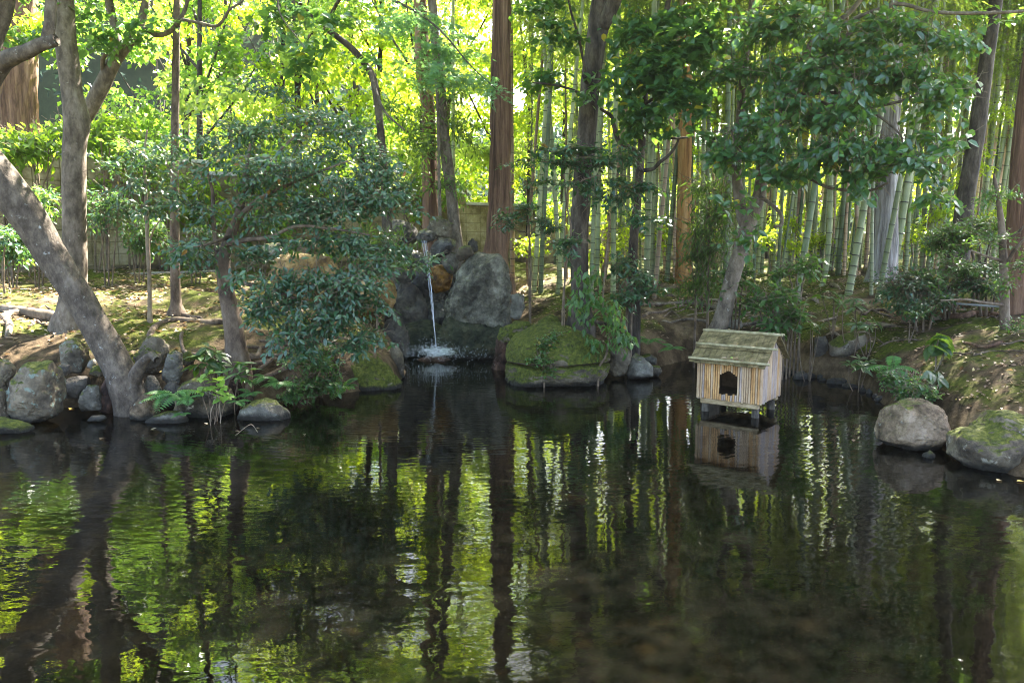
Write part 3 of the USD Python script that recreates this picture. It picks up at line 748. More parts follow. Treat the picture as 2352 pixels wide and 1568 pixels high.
# ------------------------------------------------------------------ stones
STONES = [
    # label, outline, distance, material, options
    ('big rounded boulder with pale blue-green lichen at the left water edge', [(26, 960), (24, 915), (38, 862), (62, 830), (92, 822), (122, 826), (135, 850), (139, 900), (140, 950), (90, 975)], 6.85, 'stone_bluegreen', dict(seed=1, thick=0.9, square=0.6)),
    ('brown stone half cut off by the left edge above a darker one', [(-45, 900), (-40, 832), (10, 824), (32, 845), (30, 880), (18, 905)], 7.0, 'stone_part_moss', dict(seed=2)),
    ('dark stone at the left frame edge just above the water', [(-45, 985), (-45, 895), (8, 890), (17, 915), (18, 965), (10, 985)], 6.72, 'stone_part_moss', dict(seed=3)),
    ('tall angular stone with a sunlit top behind the lichen boulder', [(137, 815), (141, 790), (160, 773), (178, 778), (198, 796), (204, 830), (196, 860), (160, 862), (146, 850)], 7.45, 'stone_bluegreen', dict(seed=4, facet=0.9)),
    ('small brown block wedged right of the lichen boulder', [(130, 845), (138, 836), (162, 838), (163, 853), (150, 866), (133, 864)], 7.2, 'stone_dark', dict(seed=5, level=3)),
    ('dark rounded stone under the wedged block on the left shore', [(139, 890), (150, 870), (180, 862), (204, 866), (206, 892), (190, 915), (150, 915)], 7.25, 'stone_dark', dict(seed=6, level=3)),
    ('pointed grey stone at the waterline left of the leaning trunk', [(176, 945), (184, 905), (206, 880), (222, 883), (230, 910), (232, 945)], 7.1, 'stone_grey', dict(seed=7, facet=0.9)),
    ('small pale sunlit stone beside the leaning trunk', [(200, 842), (206, 826), (216, 822), (222, 836), (214, 850)], 7.4, 'stone_grey', dict(seed=8, level=3)),
    ('flat mossy slab tucked under the leaning trunk', [(204, 858), (212, 842), (235, 834), (258, 838), (258, 858), (230, 864)], 7.35, 'stone_mossy', dict(seed=9, level=3)),
    ('dark stone wrapped in fine roots left of the trunk foot', [(228, 945), (234, 880), (248, 860), (268, 866), (270, 930), (262, 948)], 7.2, 'root_mass', dict(seed=10)),
    ('large dark stone with a lit flat top behind the trunk stub', [(312, 815), (322, 788), (345, 770), (372, 776), (387, 796), (384, 830), (372, 856), (330, 860), (316, 840)], 7.75, 'stone_part_moss', dict(seed=11, facet=0.9)),
    ('upright egg-shaped stone right of the trunk stub', [(372, 872), (378, 835), (392, 808), (406, 804), (418, 815), (421, 850), (414, 880), (390, 884)], 7.55, 'stone_grey', dict(seed=12, facet=0.3)),
    ('small yellow mossy stone behind the egg-shaped stone', [(412, 830), (420, 808), (436, 806), (448, 820), (444, 838), (428, 842)], 7.75, 'stone_mossy', dict(seed=13, level=3)),
    ('dark stone in the gap right of the leaning trunk foot', [(334, 880), (340, 858), (352, 858), (366, 880), (374, 915), (352, 926), (338, 905)], 7.3, 'stone_dark', dict(seed=14)),
    ('pointed tan stone with a moss patch at the foot of the leaning trunk', [(295, 968), (300, 935), (330, 902), (345, 908), (368, 938), (370, 960), (345, 975)], 7.0, 'stone_warm', dict(seed=15, facet=0.8)),
    ('low flat slab lying in the water below the fern', [(322, 975), (345, 956), (385, 943), (425, 944), (434, 960), (430, 978)], 6.85, 'stone_grey', dict(seed=16, thick=0.7, rough=0.06)),
    ('large mossy boulder behind the bright green seedling', [(402, 965), (406, 905), (425, 872), (455, 864), (500, 872), (532, 900), (545, 940), (540, 970), (470, 978)], 7.2, 'stone_part_moss', dict(seed=17, thick=0.8)),
    ('smooth flat-topped grey stone at the waterline below the gnarled roots', [(543, 962), (552, 938), (580, 920), (610, 913), (632, 920), (650, 936), (668, 950), (670, 966), (600, 972)], 7.0, 'stone_grey', dict(seed=18, thick=0.8, rough=0.05)),
    ('small dark stone half hidden behind the fern', [(370, 930), (376, 890), (395, 868), (412, 878), (415, 925), (400, 938)], 7.35, 'stone_dark', dict(seed=19, level=3)),
    ('flat mossy slab in the bottom left shallows', [(-70, 995), (-60, 960), (0, 956), (40, 966), (86, 982), (60, 995), (10, 1000)], 6.5, 'stone_mossy', dict(seed=20, thick=0.8, rough=0.05)),
    ('red-brown stone lying flat in the water left of the trunk', [(198, 966), (210, 954), (240, 953), (248, 960), (230, 968)], 6.85, 'stone_dark', dict(seed=21, level=3, rough=0.04)),
    # around the waterfall
    ('huge grey boulder standing right of the waterfall', [(1030, 812), (1022, 770), (1024, 706), (1040, 655), (1052, 613), (1084, 583), (1104, 571), (1135, 570), (1152, 579), (1167, 612), (1177, 655), (1176, 722), (1172, 800)], 11.05, 'stone_boulder', dict(seed=22, thick=0.85, rough=0.1, level=5, scale=3.4)),
    ('upright grey slab leaning on the right flank of the huge boulder', [(1172, 735), (1174, 672), (1186, 672), (1195, 667), (1205, 674), (1205, 706), (1198, 735)], 10.75, 'stone_grey', dict(seed=23, facet=0.8)),
    ('greenish flat stone perched left of the huge boulder top', [(1044, 590), (1050, 572), (1068, 563), (1090, 567), (1090, 582), (1073, 596), (1053, 602)], 11.0, 'stone_part_moss', dict(seed=24, facet=0.9)),
    ('dark jagged stone pointing up before the cedar foot', [(1070, 580), (1075, 556), (1081, 552), (1085, 542), (1090, 552), (1099, 558), (1101, 582)], 11.6, 'stone_dark', dict(seed=25, facet=1.0)),
    ('angular topmost rock of the waterfall', [(978, 545), (980, 522), (990, 499), (1008, 495), (1042, 507), (1038, 530), (1034, 548), (1008, 552)], 11.6, 'stone_part_moss', dict(seed=26, facet=1.0)),
    ('wet black ledge under the topmost rock of the waterfall', [(988, 590), (990, 560), (1006, 548), (1030, 545), (1050, 551), (1052, 564), (1038, 577), (1012, 592)], 11.25, 'stone_wet', dict(seed=27, facet=0.9, thick=1.3)),
    ('wet mossy lip where the stream spills over', [(954, 545), (960, 531), (978, 524), (1000, 534), (998, 552), (976, 560), (960, 556)], 11.3, 'stone_wet', dict(seed=28, thick=1.4)),
    ('smooth slate-grey stone beneath the perched greenish stone', [(1010, 600), (1022, 580), (1040, 576), (1055, 590), (1052, 612), (1044, 630), (1030, 628)], 11.3, 'stone_grey', dict(seed=29, rough=0.05)),
    ('amber-stained wet rock right behind the falling water', [(986, 640), (990, 612), (1008, 606), (1036, 614), (1042, 638), (1036, 664), (1000, 676), (988, 662)], 11.45, 'stone_amber', dict(seed=30, facet=0.5)),
    ('golden brown boulder left of the waterfall cave', [(770, 700), (775, 670), (800, 648), (860, 636), (908, 646), (920, 672), (902, 705), (862, 729), (812, 727), (778, 715)], 10.4, 'stone_gold', dict(seed=31, facet=0.6)),
    ('long pale-topped block half hidden behind the glossy leaves', [(612, 690), (616, 605), (640, 582), (668, 577), (700, 588), (770, 590), (792, 620), (794, 690), (720, 715), (640, 712)], 10.9, 'stone_gold', dict(seed=32, facet=0.9, thick=0.7)),
    ('stone with a bright sunlit edge left of the pale-topped block', [(576, 605), (584, 580), (615, 560), (648, 557), (656, 575), (650, 604), (610, 618)], 11.3, 'stone_grey', dict(seed=33, facet=0.8)),
    ('shaded block behind the pale-topped block', [(648, 592), (650, 556), (690, 548), (726, 552), (728, 590), (690, 600)], 11.7, 'stone_part_moss', dict(seed=34)),
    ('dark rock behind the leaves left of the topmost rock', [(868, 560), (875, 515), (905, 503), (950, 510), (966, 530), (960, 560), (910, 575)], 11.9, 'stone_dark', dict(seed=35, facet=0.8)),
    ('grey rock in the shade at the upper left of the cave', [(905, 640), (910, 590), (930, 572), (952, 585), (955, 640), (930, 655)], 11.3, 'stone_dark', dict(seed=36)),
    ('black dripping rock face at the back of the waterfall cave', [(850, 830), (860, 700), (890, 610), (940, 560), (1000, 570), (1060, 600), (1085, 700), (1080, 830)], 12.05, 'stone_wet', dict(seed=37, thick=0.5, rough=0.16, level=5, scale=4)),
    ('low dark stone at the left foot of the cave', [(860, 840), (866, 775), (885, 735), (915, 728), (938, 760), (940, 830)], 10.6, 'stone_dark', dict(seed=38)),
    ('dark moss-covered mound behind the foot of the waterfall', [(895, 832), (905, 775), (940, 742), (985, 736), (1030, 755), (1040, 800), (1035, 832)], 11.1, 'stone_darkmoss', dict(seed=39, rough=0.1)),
    ('low reddish stone that the waterfall splashes onto', [(950, 848), (958, 826), (985, 815), (1025, 818), (1052, 836), (1056, 852), (1000, 858)], 10.45, 'root_mass', dict(seed=40, thick=1.0)),
    ('dark mossy base beneath the huge grey boulder', [(985, 838), (995, 780), (1030, 735), (1090, 735), (1150, 745), (1176, 790), (1172, 845), (1080, 852)], 10.75, 'stone_darkmoss', dict(seed=41, thick=0.5, rough=0.14, level=5, scale=3.5)),
    ('mossy boulder with a broad green flank left of the waterfall pool', [(765, 935), (770, 870), (786, 822), (828, 800), (860, 812), (886, 840), (912, 866), (922, 897), (918, 925), (850, 940)], 8.6, 'stone_mossy', dict(seed=42, thick=0.9, rough=0.1)),
    ('small moss-topped stone above the green-flanked boulder', [(838, 800), (846, 776), (866, 760), (884, 772), (893, 790), (880, 808), (850, 812)], 9.2, 'stone_mossy', dict(seed=43)),
    ('upright stone with a brown top beside the waterfall pool', [(884, 870), (884, 830), (894, 800), (908, 790), (922, 800), (929, 840), (928, 878), (905, 890)], 9.1, 'stone_part_moss', dict(seed=44, facet=0.5)),
    ('bright moss cushion at the water edge left of the pool', [(846, 925), (852, 880), (875, 848), (900, 850), (920, 880), (921, 915), (890, 930)], 8.45, 'stone_mossy', dict(seed=45, rough=0.16)),
    ('bare grey stone behind the low glossy shrub', [(722, 930), (726, 860), (745, 815), (772, 806), (786, 850), (785, 925), (750, 938)], 8.4, 'stone_part_moss', dict(seed=46)),
    ('dark root-bound bank between the pool and the mossy island', [(1128, 880), (1134, 800), (1146, 760), (1170, 756), (1180, 800), (1178, 890)], 9.7, 'root_mass', dict(seed=47, rough=0.2)),
    ('large dome-shaped mossy boulder split by a level crack, right of the waterfall pool', [(1158, 895), (1162, 830), (1166, 796), (1182, 768), (1214, 750), (1248, 737), (1273, 738), (1315, 753), (1356, 768), (1394, 792), (1402, 816), (1396, 860), (1370, 890), (1260, 896), (1190, 894)], 8.9, 'stone_mossy', dict(seed=48, thick=0.85, rough=0.07, facet=0.1, square=0.6, level=6, crack=(1280, 826))),
    ('rounded grey stone touching the right end of the cracked boulder', [(1394, 845), (1397, 802), (1424, 792), (1447, 804), (1448, 830), (1441, 862), (1410, 866)], 9.0, 'stone_part_moss', dict(seed=50)),
    ('smooth grey stone in the water right of the cracked boulder', [(1437, 868), (1444, 830), (1460, 811), (1478, 820), (1500, 842), (1500, 864), (1470, 870)], 9.0, 'stone_grey', dict(seed=51, rough=0.06)),
    ('pale flat stone behind the smooth grey stone', [(1466, 838), (1470, 818), (1491, 811), (1508, 821), (1507, 838)], 9.6, 'stone_grey', dict(seed=52, level=3)),
    ('small mossy stone at the right tip of the grey stones', [(1490, 862), (1496, 839), (1516, 840), (1520, 852), (1512, 864)], 9.15, 'stone_part_moss', dict(seed=53, level=3)),
    ('hummock of vivid moss behind the cracked boulder', [(1140, 790), (1150, 752), (1185, 735), (1215, 738), (1230, 770), (1210, 790)], 9.7, 'stone_mossy', dict(seed=54, rough=0.16)),
    ('dark mossy hummock at the foot of the big dark trunk', [(1225, 770), (1240, 735), (1262, 722), (1286, 730), (1295, 770)], 9.5, 'stone_mossy', dict(seed=55, rough=0.14)),
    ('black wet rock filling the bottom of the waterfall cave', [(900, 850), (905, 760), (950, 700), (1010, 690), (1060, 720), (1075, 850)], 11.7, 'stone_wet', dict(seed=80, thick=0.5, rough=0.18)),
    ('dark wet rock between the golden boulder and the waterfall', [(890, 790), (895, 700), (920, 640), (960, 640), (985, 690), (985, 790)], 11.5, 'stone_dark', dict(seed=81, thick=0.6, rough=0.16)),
    # right bank
    ('grey stone set in the bank behind the duck house roof', [(1655, 755), (1660, 735), (1676, 724), (1694, 726), (1706, 742), (1704, 756)], 9.55, 'stone_grey', dict(seed=56)),
    ('brown block standing in the bank right of the duck house', [(1866, 820), (1868, 786), (1876, 774), (1896, 770), (1902, 785), (1900, 820)], 9.2, 'stone_dark', dict(seed=57, facet=0.9)),
    ('broad sloping grey slab lying on the right bank', [(1900, 818), (1905, 790), (1930, 772), (1960, 762), (1985, 765), (1993, 785), (1975, 812), (1930, 822)], 9.0, 'stone_part_moss', dict(seed=58, thick=0.8, rough=0.06)),
    ('dark waterline stone just right of the duck house', [(1780, 862), (1784, 842), (1798, 836), (1808, 846), (1806, 862)], 9.3, 'stone_dark', dict(seed=59, level=3)),
    ('long low waterline stone right of the duck house', [(1820, 872), (1828, 856), (1845, 852), (1864, 862), (1862, 876)], 9.0, 'stone_dark', dict(seed=60, level=3)),
    ('dark flat waterline stone below the right bank slab', [(1905, 890), (1915, 868), (1940, 866), (1962, 878), (1958, 892)], 8.75, 'stone_dark', dict(seed=61, level=3)),
    ('row-end waterline stone left of the feathery shrub', [(1970, 905), (1978, 882), (2000, 878), (2026, 892), (2022, 908)], 8.4, 'stone_dark', dict(seed=62, level=3)),
    ('large warm tan boulder on the right shore', [(2008, 1000), (2012, 985), (2030, 953), (2043, 926), (2080, 919), (2098, 914), (2125, 917), (2152, 931), (2166, 948), (2181, 982), (2174, 1012), (2148, 1040), (2068, 1036), (2026, 1014)], 6.05, 'stone_warm', dict(seed=63, thick=0.85, facet=0.7, level=5, rough=0.09)),
    ('lichen-flecked grey stone wedged right of the warm tan boulder', [(2164, 990), (2168, 946), (2186, 938), (2210, 946), (2232, 958), (2264, 970), (2262, 992)], 6.4, 'stone_bluegreen', dict(seed=64)),
    ('massive moss-capped boulder in the right corner of the pond', [(2160, 1016), (2186, 990), (2240, 985), (2272, 966), (2284, 944), (2317, 948), (2352, 950), (2420, 960), (2450, 1118), (2352, 1116), (2290, 1110), (2228, 1082), (2184, 1052), (2164, 1034)], 5.55, 'stone_part_moss', dict(seed=65, thick=0.7, level=5, rough=0.08, facet=0.6)),
    ('small blue-grey stone in the water below the warm tan boulder', [(2117, 1056), (2122, 1040), (2136, 1033), (2147, 1042), (2147, 1058)], 5.72, 'stone_bluegreen', dict(seed=66, level=3)),
]
for label, poly, Y, mat, kw in STONES:
    obj_name = 'boulder' if ('boulder' in label or 'huge' in label) else 'slab' if 'slab' in label else 'stone'
    tag(obj(obj_name, rock(poly, Y, **kw), mat, smooth=25), label, 'rock' if obj_name == 'boulder' else 'stone')

# ------------------------------------------------------------------ the falling water and its splash
fall = thing('waterfall', 'thin stream of water falling from the wet lip into the pond', 'waterfall')
g = np.random.default_rng(3)
for w, off, n_ in ((1.25, 0, 9), (0.8, -5, 8), (0.6, 5, 9), (0.5, 2.5, 8), (0.5, -2, 10)):
    line = []
    for q in np.linspace(0, 1, n_):
        px = 974 + 29 * q ** 0.75 + off * (1 - q) ** 1.3 + g.normal() * 0.5
        py = 553 + 262 * q ** 1.0
        line.append((px, py, 11.05 - 0.62 * q ** 0.6 + g.normal() * 0.003, w * (1 - 0.35 * q) * (0.8 + 0.35 * g.uniform())))
    obj('stream', tube(limb(line), sides=6, n=80), 'falling_water', fall)
foot_p = at(1003, 818, 10.42)
n_ = 1500
ang = g.uniform(0, 2 * np.pi, n_)
reach = g.gamma(1.6, 0.14, n_)
reach = np.where(g.uniform(size=n_) > 0.55, reach * 1.5 * (1 + 0.9 * np.clip(np.cos(ang), 0, 1)), reach * 0.6)
hgt = np.abs(g.normal(size=n_)) * 0.09 * np.exp(-reach * 1.2) + g.uniform(0.0, 0.06, n_)
c = foot_p + np.stack([np.cos(ang) * reach * 1.5, np.sin(ang) * reach * 1.1 - 0.1, hgt], 1)
c[:, 2] = np.maximum(c[:, 2], 0.012)
oct_v = np.array([[1, 0, 0], [-1, 0, 0], [0, 1, 0], [0, -1, 0], [0, 0, 1.3], [0, 0, -1.3]])
oct_f = np.array([[0, 2, 4], [2, 1, 4], [1, 3, 4], [3, 0, 4], [2, 0, 5], [1, 2, 5], [3, 1, 5], [0, 3, 5]])
sz = g.uniform(0.0012, 0.0042, n_) * np.where(g.uniform(size=n_) > 0.9, 1.5, 1)
dv = c[:, None] + oct_v[None] * sz[:, None, None]
tag(obj('splash_drops', (dv.reshape(-1, 3), (oct_f[None] + (np.arange(n_) * 6)[:, None, None]).reshape(-1, 3)), 'droplet'), 'white spray of drops flying up where the stream hits the stone', 'splash', kind='stuff')
crown = []
for q in range(60):
    a = g.uniform(0, 6.28)
    r0, r1 = g.uniform(0.0, 0.03), g.uniform(0.06, 0.26) * (1.3 if math.cos(a) > 0 else 1)
    h = g.uniform(0.03, 0.11)
    s_ = foot_p + np.array([math.cos(a) * r0, math.sin(a) * r0, 0.0])
    m_ = foot_p + np.array([math.cos(a) * r1 * 0.55, math.sin(a) * r1 * 0.45, h])
    e_ = foot_p + np.array([math.cos(a) * r1, math.sin(a) * r1 * 0.8, h * 0.75])
    crown.append(tube(np.array([[*s_, 0.003], [*m_, 0.004], [*e_, 0.001]]), sides=4, n=5))
obj('splash_crown', cat_mesh(crown), 'falling_water', fall)

# ------------------------------------------------------------------ the duck house
hx0, hy0, hrot = 2.125, 7.34, math.radians(-36)
house = thing('duck_house', 'small bamboo duck house with a stepped doorway standing on posts in the pond', 'duck house', (hx0, hy0, 0), hrot)
HW, HD, HB, HE, HR = 0.29, 0.28, 0.146, 0.513, 0.71       # half width, half depth, floor, eave, ridge heights
sl = math.atan2(HR - HE, HD)
g = np.random.default_rng(21)
stick_mats = ['stick_gold', 'stick_pale', 'stick_grey']


def stick(x, y, z0, z1, r, parent, mat, name='bamboo_stick'):
    k = [z0]
    rad = [r]
    z = z0 + g.uniform(0.03, 0.14)
    pts = [(x, y, z0, r)]
    while z < z1 - 0.02:
        pts += [(x, y, z - 0.006, r), (x, y, z, r * 1.16), (x, y, z + 0.006, r)]
        z += g.uniform(0.11, 0.16)
    pts.append((x, y, z1, r))
    p_ = np.array(pts)
    p_[:, 0] += np.linspace(0, g.normal() * 0.002, len(p_))
    n, sides = len(p_), 8
    th = np.arange(sides) * 2 * np.pi / sides
    v = np.stack([p_[:, None, 0] + p_[:, None, 3] * np.cos(th), p_[:, None, 1] + p_[:, None, 3] * np.sin(th), np.broadcast_to(p_[:, None, 2], (n, sides))], -1).reshape(-1, 3)
    i, j = np.meshgrid(np.arange(n - 1), np.arange(sides), indexing='ij')
    f = np.stack([i * sides + j, i * sides + (j + 1) % sides, (i + 1) * sides + (j + 1) % sides, (i + 1) * sides + j], -1).reshape(-1, 4)
    f = np.vstack([f[:, [0, 1, 2]], f[:, [0, 2, 3]]])
    v = np.vstack([v, [x, y, z0], [p_[-1, 0], y, z1]])
    k = np.arange(sides)
    f = np.vstack([f, np.stack([np.full(sides, len(v) - 2), (k + 1) % sides, k], 1), np.stack([np.full(sides, len(v) - 1), (n - 1) * sides + k, (n - 1) * sides + (k + 1) % sides], 1)])
    return obj(name, (v, f), mat, parent, smooth=40)


NF = 28
for q in range(NF):
    x = -HW + (q + 0.5) * 2 * HW / NF
    r = HW / NF * 0.9
    u = (q + 0.5) / NF
    mt = stick_mats[int(g.choice(3, p=[0.55, 0.3, 0.15] if u < 0.6 else [0.35, 0.35, 0.3]))]
    z0 = HB - 0.012 + g.normal() * 0.003
    if 0.345 < u < 0.655:
        k = abs(u - 0.5) / 0.155
        stick(x, -HD, HE - 0.1 - 0.055 * k, HE - 0.004, r, house, mt)
        stick(x, -HD, z0, HB + 0.045 + g.normal() * 0.006, r, house, stick_mats[int(g.choice(3))], 'sill_stick')
    else:
        stick(x, -HD, z0, HE - 0.004, r, house, mt)
    if q % 2 == 0:
        stick(x, HD, z0, HE - 0.004, r * 2, house, mt, 'back_stick')
NS = 24
for s in (1, -1):
    for q in range(NS):
        y = -HD + (q + 0.5) * 2 * HD / NS
        stick(s * (HW + 0.004), y, HB - 0.015 + g.normal() * 0.006, HR - abs(y) * math.tan(sl) - 0.006, HD / NS * 0.97, house, stick_mats[int(g.choice(3, p=[0.15, 0.4, 0.45]))], 'side_stick')
obj('floor', chamfer_box((-HW + 0.012, -HD + 0.012, HB - 0.01), (HW - 0.012, HD - 0.012, HB + 0.014)), 'house_inside', house)
obj('inner_back', chamfer_box((-HW + 0.012, HD - 0.035, HB + 0.014), (HW - 0.012, HD - 0.02, HE)), 'house_inside', house)
for s in (-1, 1):
    obj('inner_side', chamfer_box((s * (HW - 0.025) - 0.006, -HD + 0.014, HB + 0.015), (s * (HW - 0.025) + 0.006, HD - 0.036, HE)), 'house_inside', house)
for y in (-HD + 0.025, HD - 0.03):
    obj('beam', chamfer_box((-HW + 0.025, y - 0.03, HB - 0.062), (HW - 0.01, y + 0.025, HB - 0.012)), 'house_wood', house)
for x in (-1, 1):
    for y in (-1, 1):
        px_, py_ = x * (HW - 0.055), y * (HD - 0.06)
        obj('post', tube(np.array([[px_, py_, -0.75, 0.034], [px_, py_, -0.2, 0.034], [px_ + 0.002, py_, 0.0, 0.035], [px_, py_, HB - 0.064, 0.033]]), sides=12, n=16, lump=0.1, lump_scale=30, seed=x + 3 * y), 'post_wood', house, smooth=50)
for s in (-1, 1):
    run = (HD + 0.075) / math.cos(sl)
    nb = 13
    for row, (t0, t1, lift) in enumerate(((0.0, 0.56, 0.012), (0.5, 1.0, 0.0))):
        for q in range(nb):
            w_ = 2 * (HW + 0.065) / nb
            x0 = -HW - 0.065 + q * w_
            a0, a1 = t0 * run, t1 * run + g.uniform(-0.006, 0.008) * row
            b = chamfer_box((x0 + 0.0012, a0, lift + g.uniform(-0.0015, 0.002)), (x0 + w_ - 0.0012, a1, lift + 0.009 + g.uniform(-0.001, 0.0015)), 0.0018)
            v, f = np.array(b[0]), b[1]
            y_, z_ = v[:, 1].copy(), v[:, 2].copy()
            v[:, 1] = s * (y_ * math.cos(sl) + z_ * math.sin(sl))
            v[:, 2] = HR + 0.008 - y_ * math.sin(sl) + z_ * math.cos(sl)
            obj('roof_board', (v, f if s > 0 else f[:, ::-1]), 'roof_board', house)
    for t in (0.025, 0.47, 0.93) if s < 0 else (0.03,):
        y_ = t * run
        c = np.array([0, s * (y_ * math.cos(sl) + 0.027 * math.sin(sl)), HR + 0.008 - y_ * math.sin(sl) + 0.027 * math.cos(sl)])
        pts = []
        for x in np.linspace(-HW - 0.07, HW + 0.068, 9):
            pts += [(x, c[1], c[2], 0.012), (x + 0.03, c[1], c[2] + g.normal() * 0.0006, 0.0118)]
            if g.uniform() > 0.6:
                pts += [(x + 0.036, c[1], c[2], 0.0135), (x + 0.042, c[1], c[2], 0.0118)]
        obj('roof_batten', tube(np.array(pts), sides=8, n=60), 'bamboo_batten', house, smooth=40)


def lone_leaf(name, label, p, d, n, L, shape, mat, tone, width=1.0, cat='leaf', group=None):
    v, tf = place_leaves(np.array([p]), np.array([d], float), np.array([n], float), L, shape, width)
    o = obj(name, (v[0], tf), mat, tone=np.full(len(v[0]), tone))
    return tag(o, label, cat, group)


R_ = np.array([[math.cos(hrot), -math.sin(hrot), 0], [math.sin(hrot), math.cos(hrot), 0], [0, 0, 1]])
for q in range(9):
    x = g.uniform(-0.12, 0.2) if q else 0.02
    y_ = (0.86 - g.uniform(0, 0.06)) * run
    pt = R_ @ np.array([x, -(y_ * math.cos(sl) + 0.022 * math.sin(sl)), HR + 0.008 - y_ * math.sin(sl) + 0.022 * math.cos(sl)]) + [hx0, hy0, 0]
    if q == 0:
        lone_leaf('fallen_leaf', 'pale green fallen leaf lying on the duck house roof', pt, [0.8, 0.5, 0.2], [0.2, -0.4, 0.8], 0.05, OVATE, 'leaf_bright', 0.3)
    else:
        lone_leaf('fallen_leaf', 'dry brown fallen leaf lying on the lower duck house roof', pt, [g.normal(), g.normal(), 0], R_ @ np.array([0, -0.5, 0.8]) + g.normal(size=3) * 0.2, g.uniform(0.035, 0.06), OVATE, 'litter', g.uniform(0.2, 0.8), group='dry leaves on the duck house roof')
for q in range(2):
    pt = R_ @ np.array([-0.01 + 0.06 * q, -HD + 0.09, HB + 0.018]) + [hx0, hy0, 0]
    lone_leaf('fallen_leaf', 'dry orange leaf inside the duck house doorway', pt, [0.9, 0.3, 0.05], [0, -0.2, 1], 0.06, OVATE, 'litter', 0.5, group='dry leaves in the duck house doorway')

# ------------------------------------------------------------------ trees
def tree(name, label, trunk, mat, Y=None, limbs=(), roots=(), sides=16, ridges=0, ridge=0.0, lump=0.1, lump_scale=3.0, group=None, cat='tree', seed=0, sink=0.15, n=None, flare=1.0):
    """trunk and limbs: photograph places (px, py[, Y], width) from the base up; Y None puts the tree where its base meets the ground"""
    b = trunk[0]
    if Y is None:
        Y = ground(b[0], b[1])[1]
    t = thing(name, label, cat, group=group)
    pts = limb(trunk, Y)
    gz = ground_z(pts[0, 0], pts[0, 1])
    low = pts[0].copy()
    low[2] = min(gz, pts[0, 2]) - sink
    low[3] *= 1.12 * flare
    pts = np.vstack([low, pts])
    obj('trunk', tube(pts, sides=sides, n=n, lump=lump, lump_scale=lump_scale, ridges=ridges, ridge=ridge, seed=seed), mat, t, smooth=True)
    for l in limbs:
        obj('branch', tube(limb(l, Y), sides=8, lump=lump, lump_scale=5, seed=seed + 1), mat, t, smooth=True)
    for r in roots:
        q = []
        for k, (px, py, w) in enumerate(r):
            p_ = ground(px, py)
            q.append([p_[0], p_[1], p_[2] + 0.012, 0.5 * w * mpp(py, p_[1])])
        q = np.array(q)
        e0, e1 = q[0].copy(), q[-1].copy()
        e0[2] -= 0.05
        e1[:3] += unit(q[-1, :3] - q[-2, :3]) * 0.08 - [0, 0, 0.08]
        e1[3] *= 0.5
        obj('root', tube(np.vstack([e0, q, e1]), sides=8, lump=0.16, lump_scale=7, seed=seed + 2), mat, t, smooth=True)
    return t, Y


# leaning tree on the left shore, with the dark limb that re-enters at the top left corner
lean, _ = tree('leaning_tree', 'stout leaning tree trunk rising from the left shore out of the frame', [(302, 930, 7.2, 84), (286, 885, 7.22, 76), (262, 825, 7.28, 66), (200, 715, 7.3, 66), (120, 590, 7.3, 70), (52, 480, 7.25, 80), (-10, 400, 7.2, 84), (-62, 320, 7.15, 74), (-70, 220, 7.1, 66), (-30, 100, 7.05, 60), (4, 0, 7.0, 54), (20, -150, 7.0, 50), (60, -450, 7.0, 40), (90, -800, 7, 20)],
               'bark_leaning', Y=7.2, sides=22, lump=0.13, lump_scale=3.2, seed=3, n=90,
               limbs=[[(-30, 190, 6.95, 54), (5, 142, 6.85, 44), (60, 120, 6.75, 35), (105, 98, 6.7, 31), (130, 92, 6.7, 29)], [(104, 104, 6.72, 27), (114, 60, 6.7, 25), (117, 0, 6.7, 24), (124, -200, 6.7, 18), (140, -420, 6.7, 8)],
                      [(306, 880, 7.2, 40), (322, 840, 7.1, 26), (342, 818, 7.05, 19), (353, 816, 7.0, 19), (360, 826, 6.98, 15)]])
add_leaves(lean, 'crown', 'leaf_large', [(40, -180, 6.8, 300, 110, 1.6, 170), (120, -420, 6.8, 420, 160, 2.0, 230), (-100, -150, 6.5, 220, 90, 1.2, 80), W(-2.6, 5.0, 6.6, 2.0, 0.8, 1.9, 110), W(-4.5, 6.5, 7.2, 2.0, 0.9, 1.9, 110), W(-1.2, 3.2, 7.6, 1.9, 0.8, 1.7, 80)], 0.1, 7, DIAMOND, 41, width=1.2)

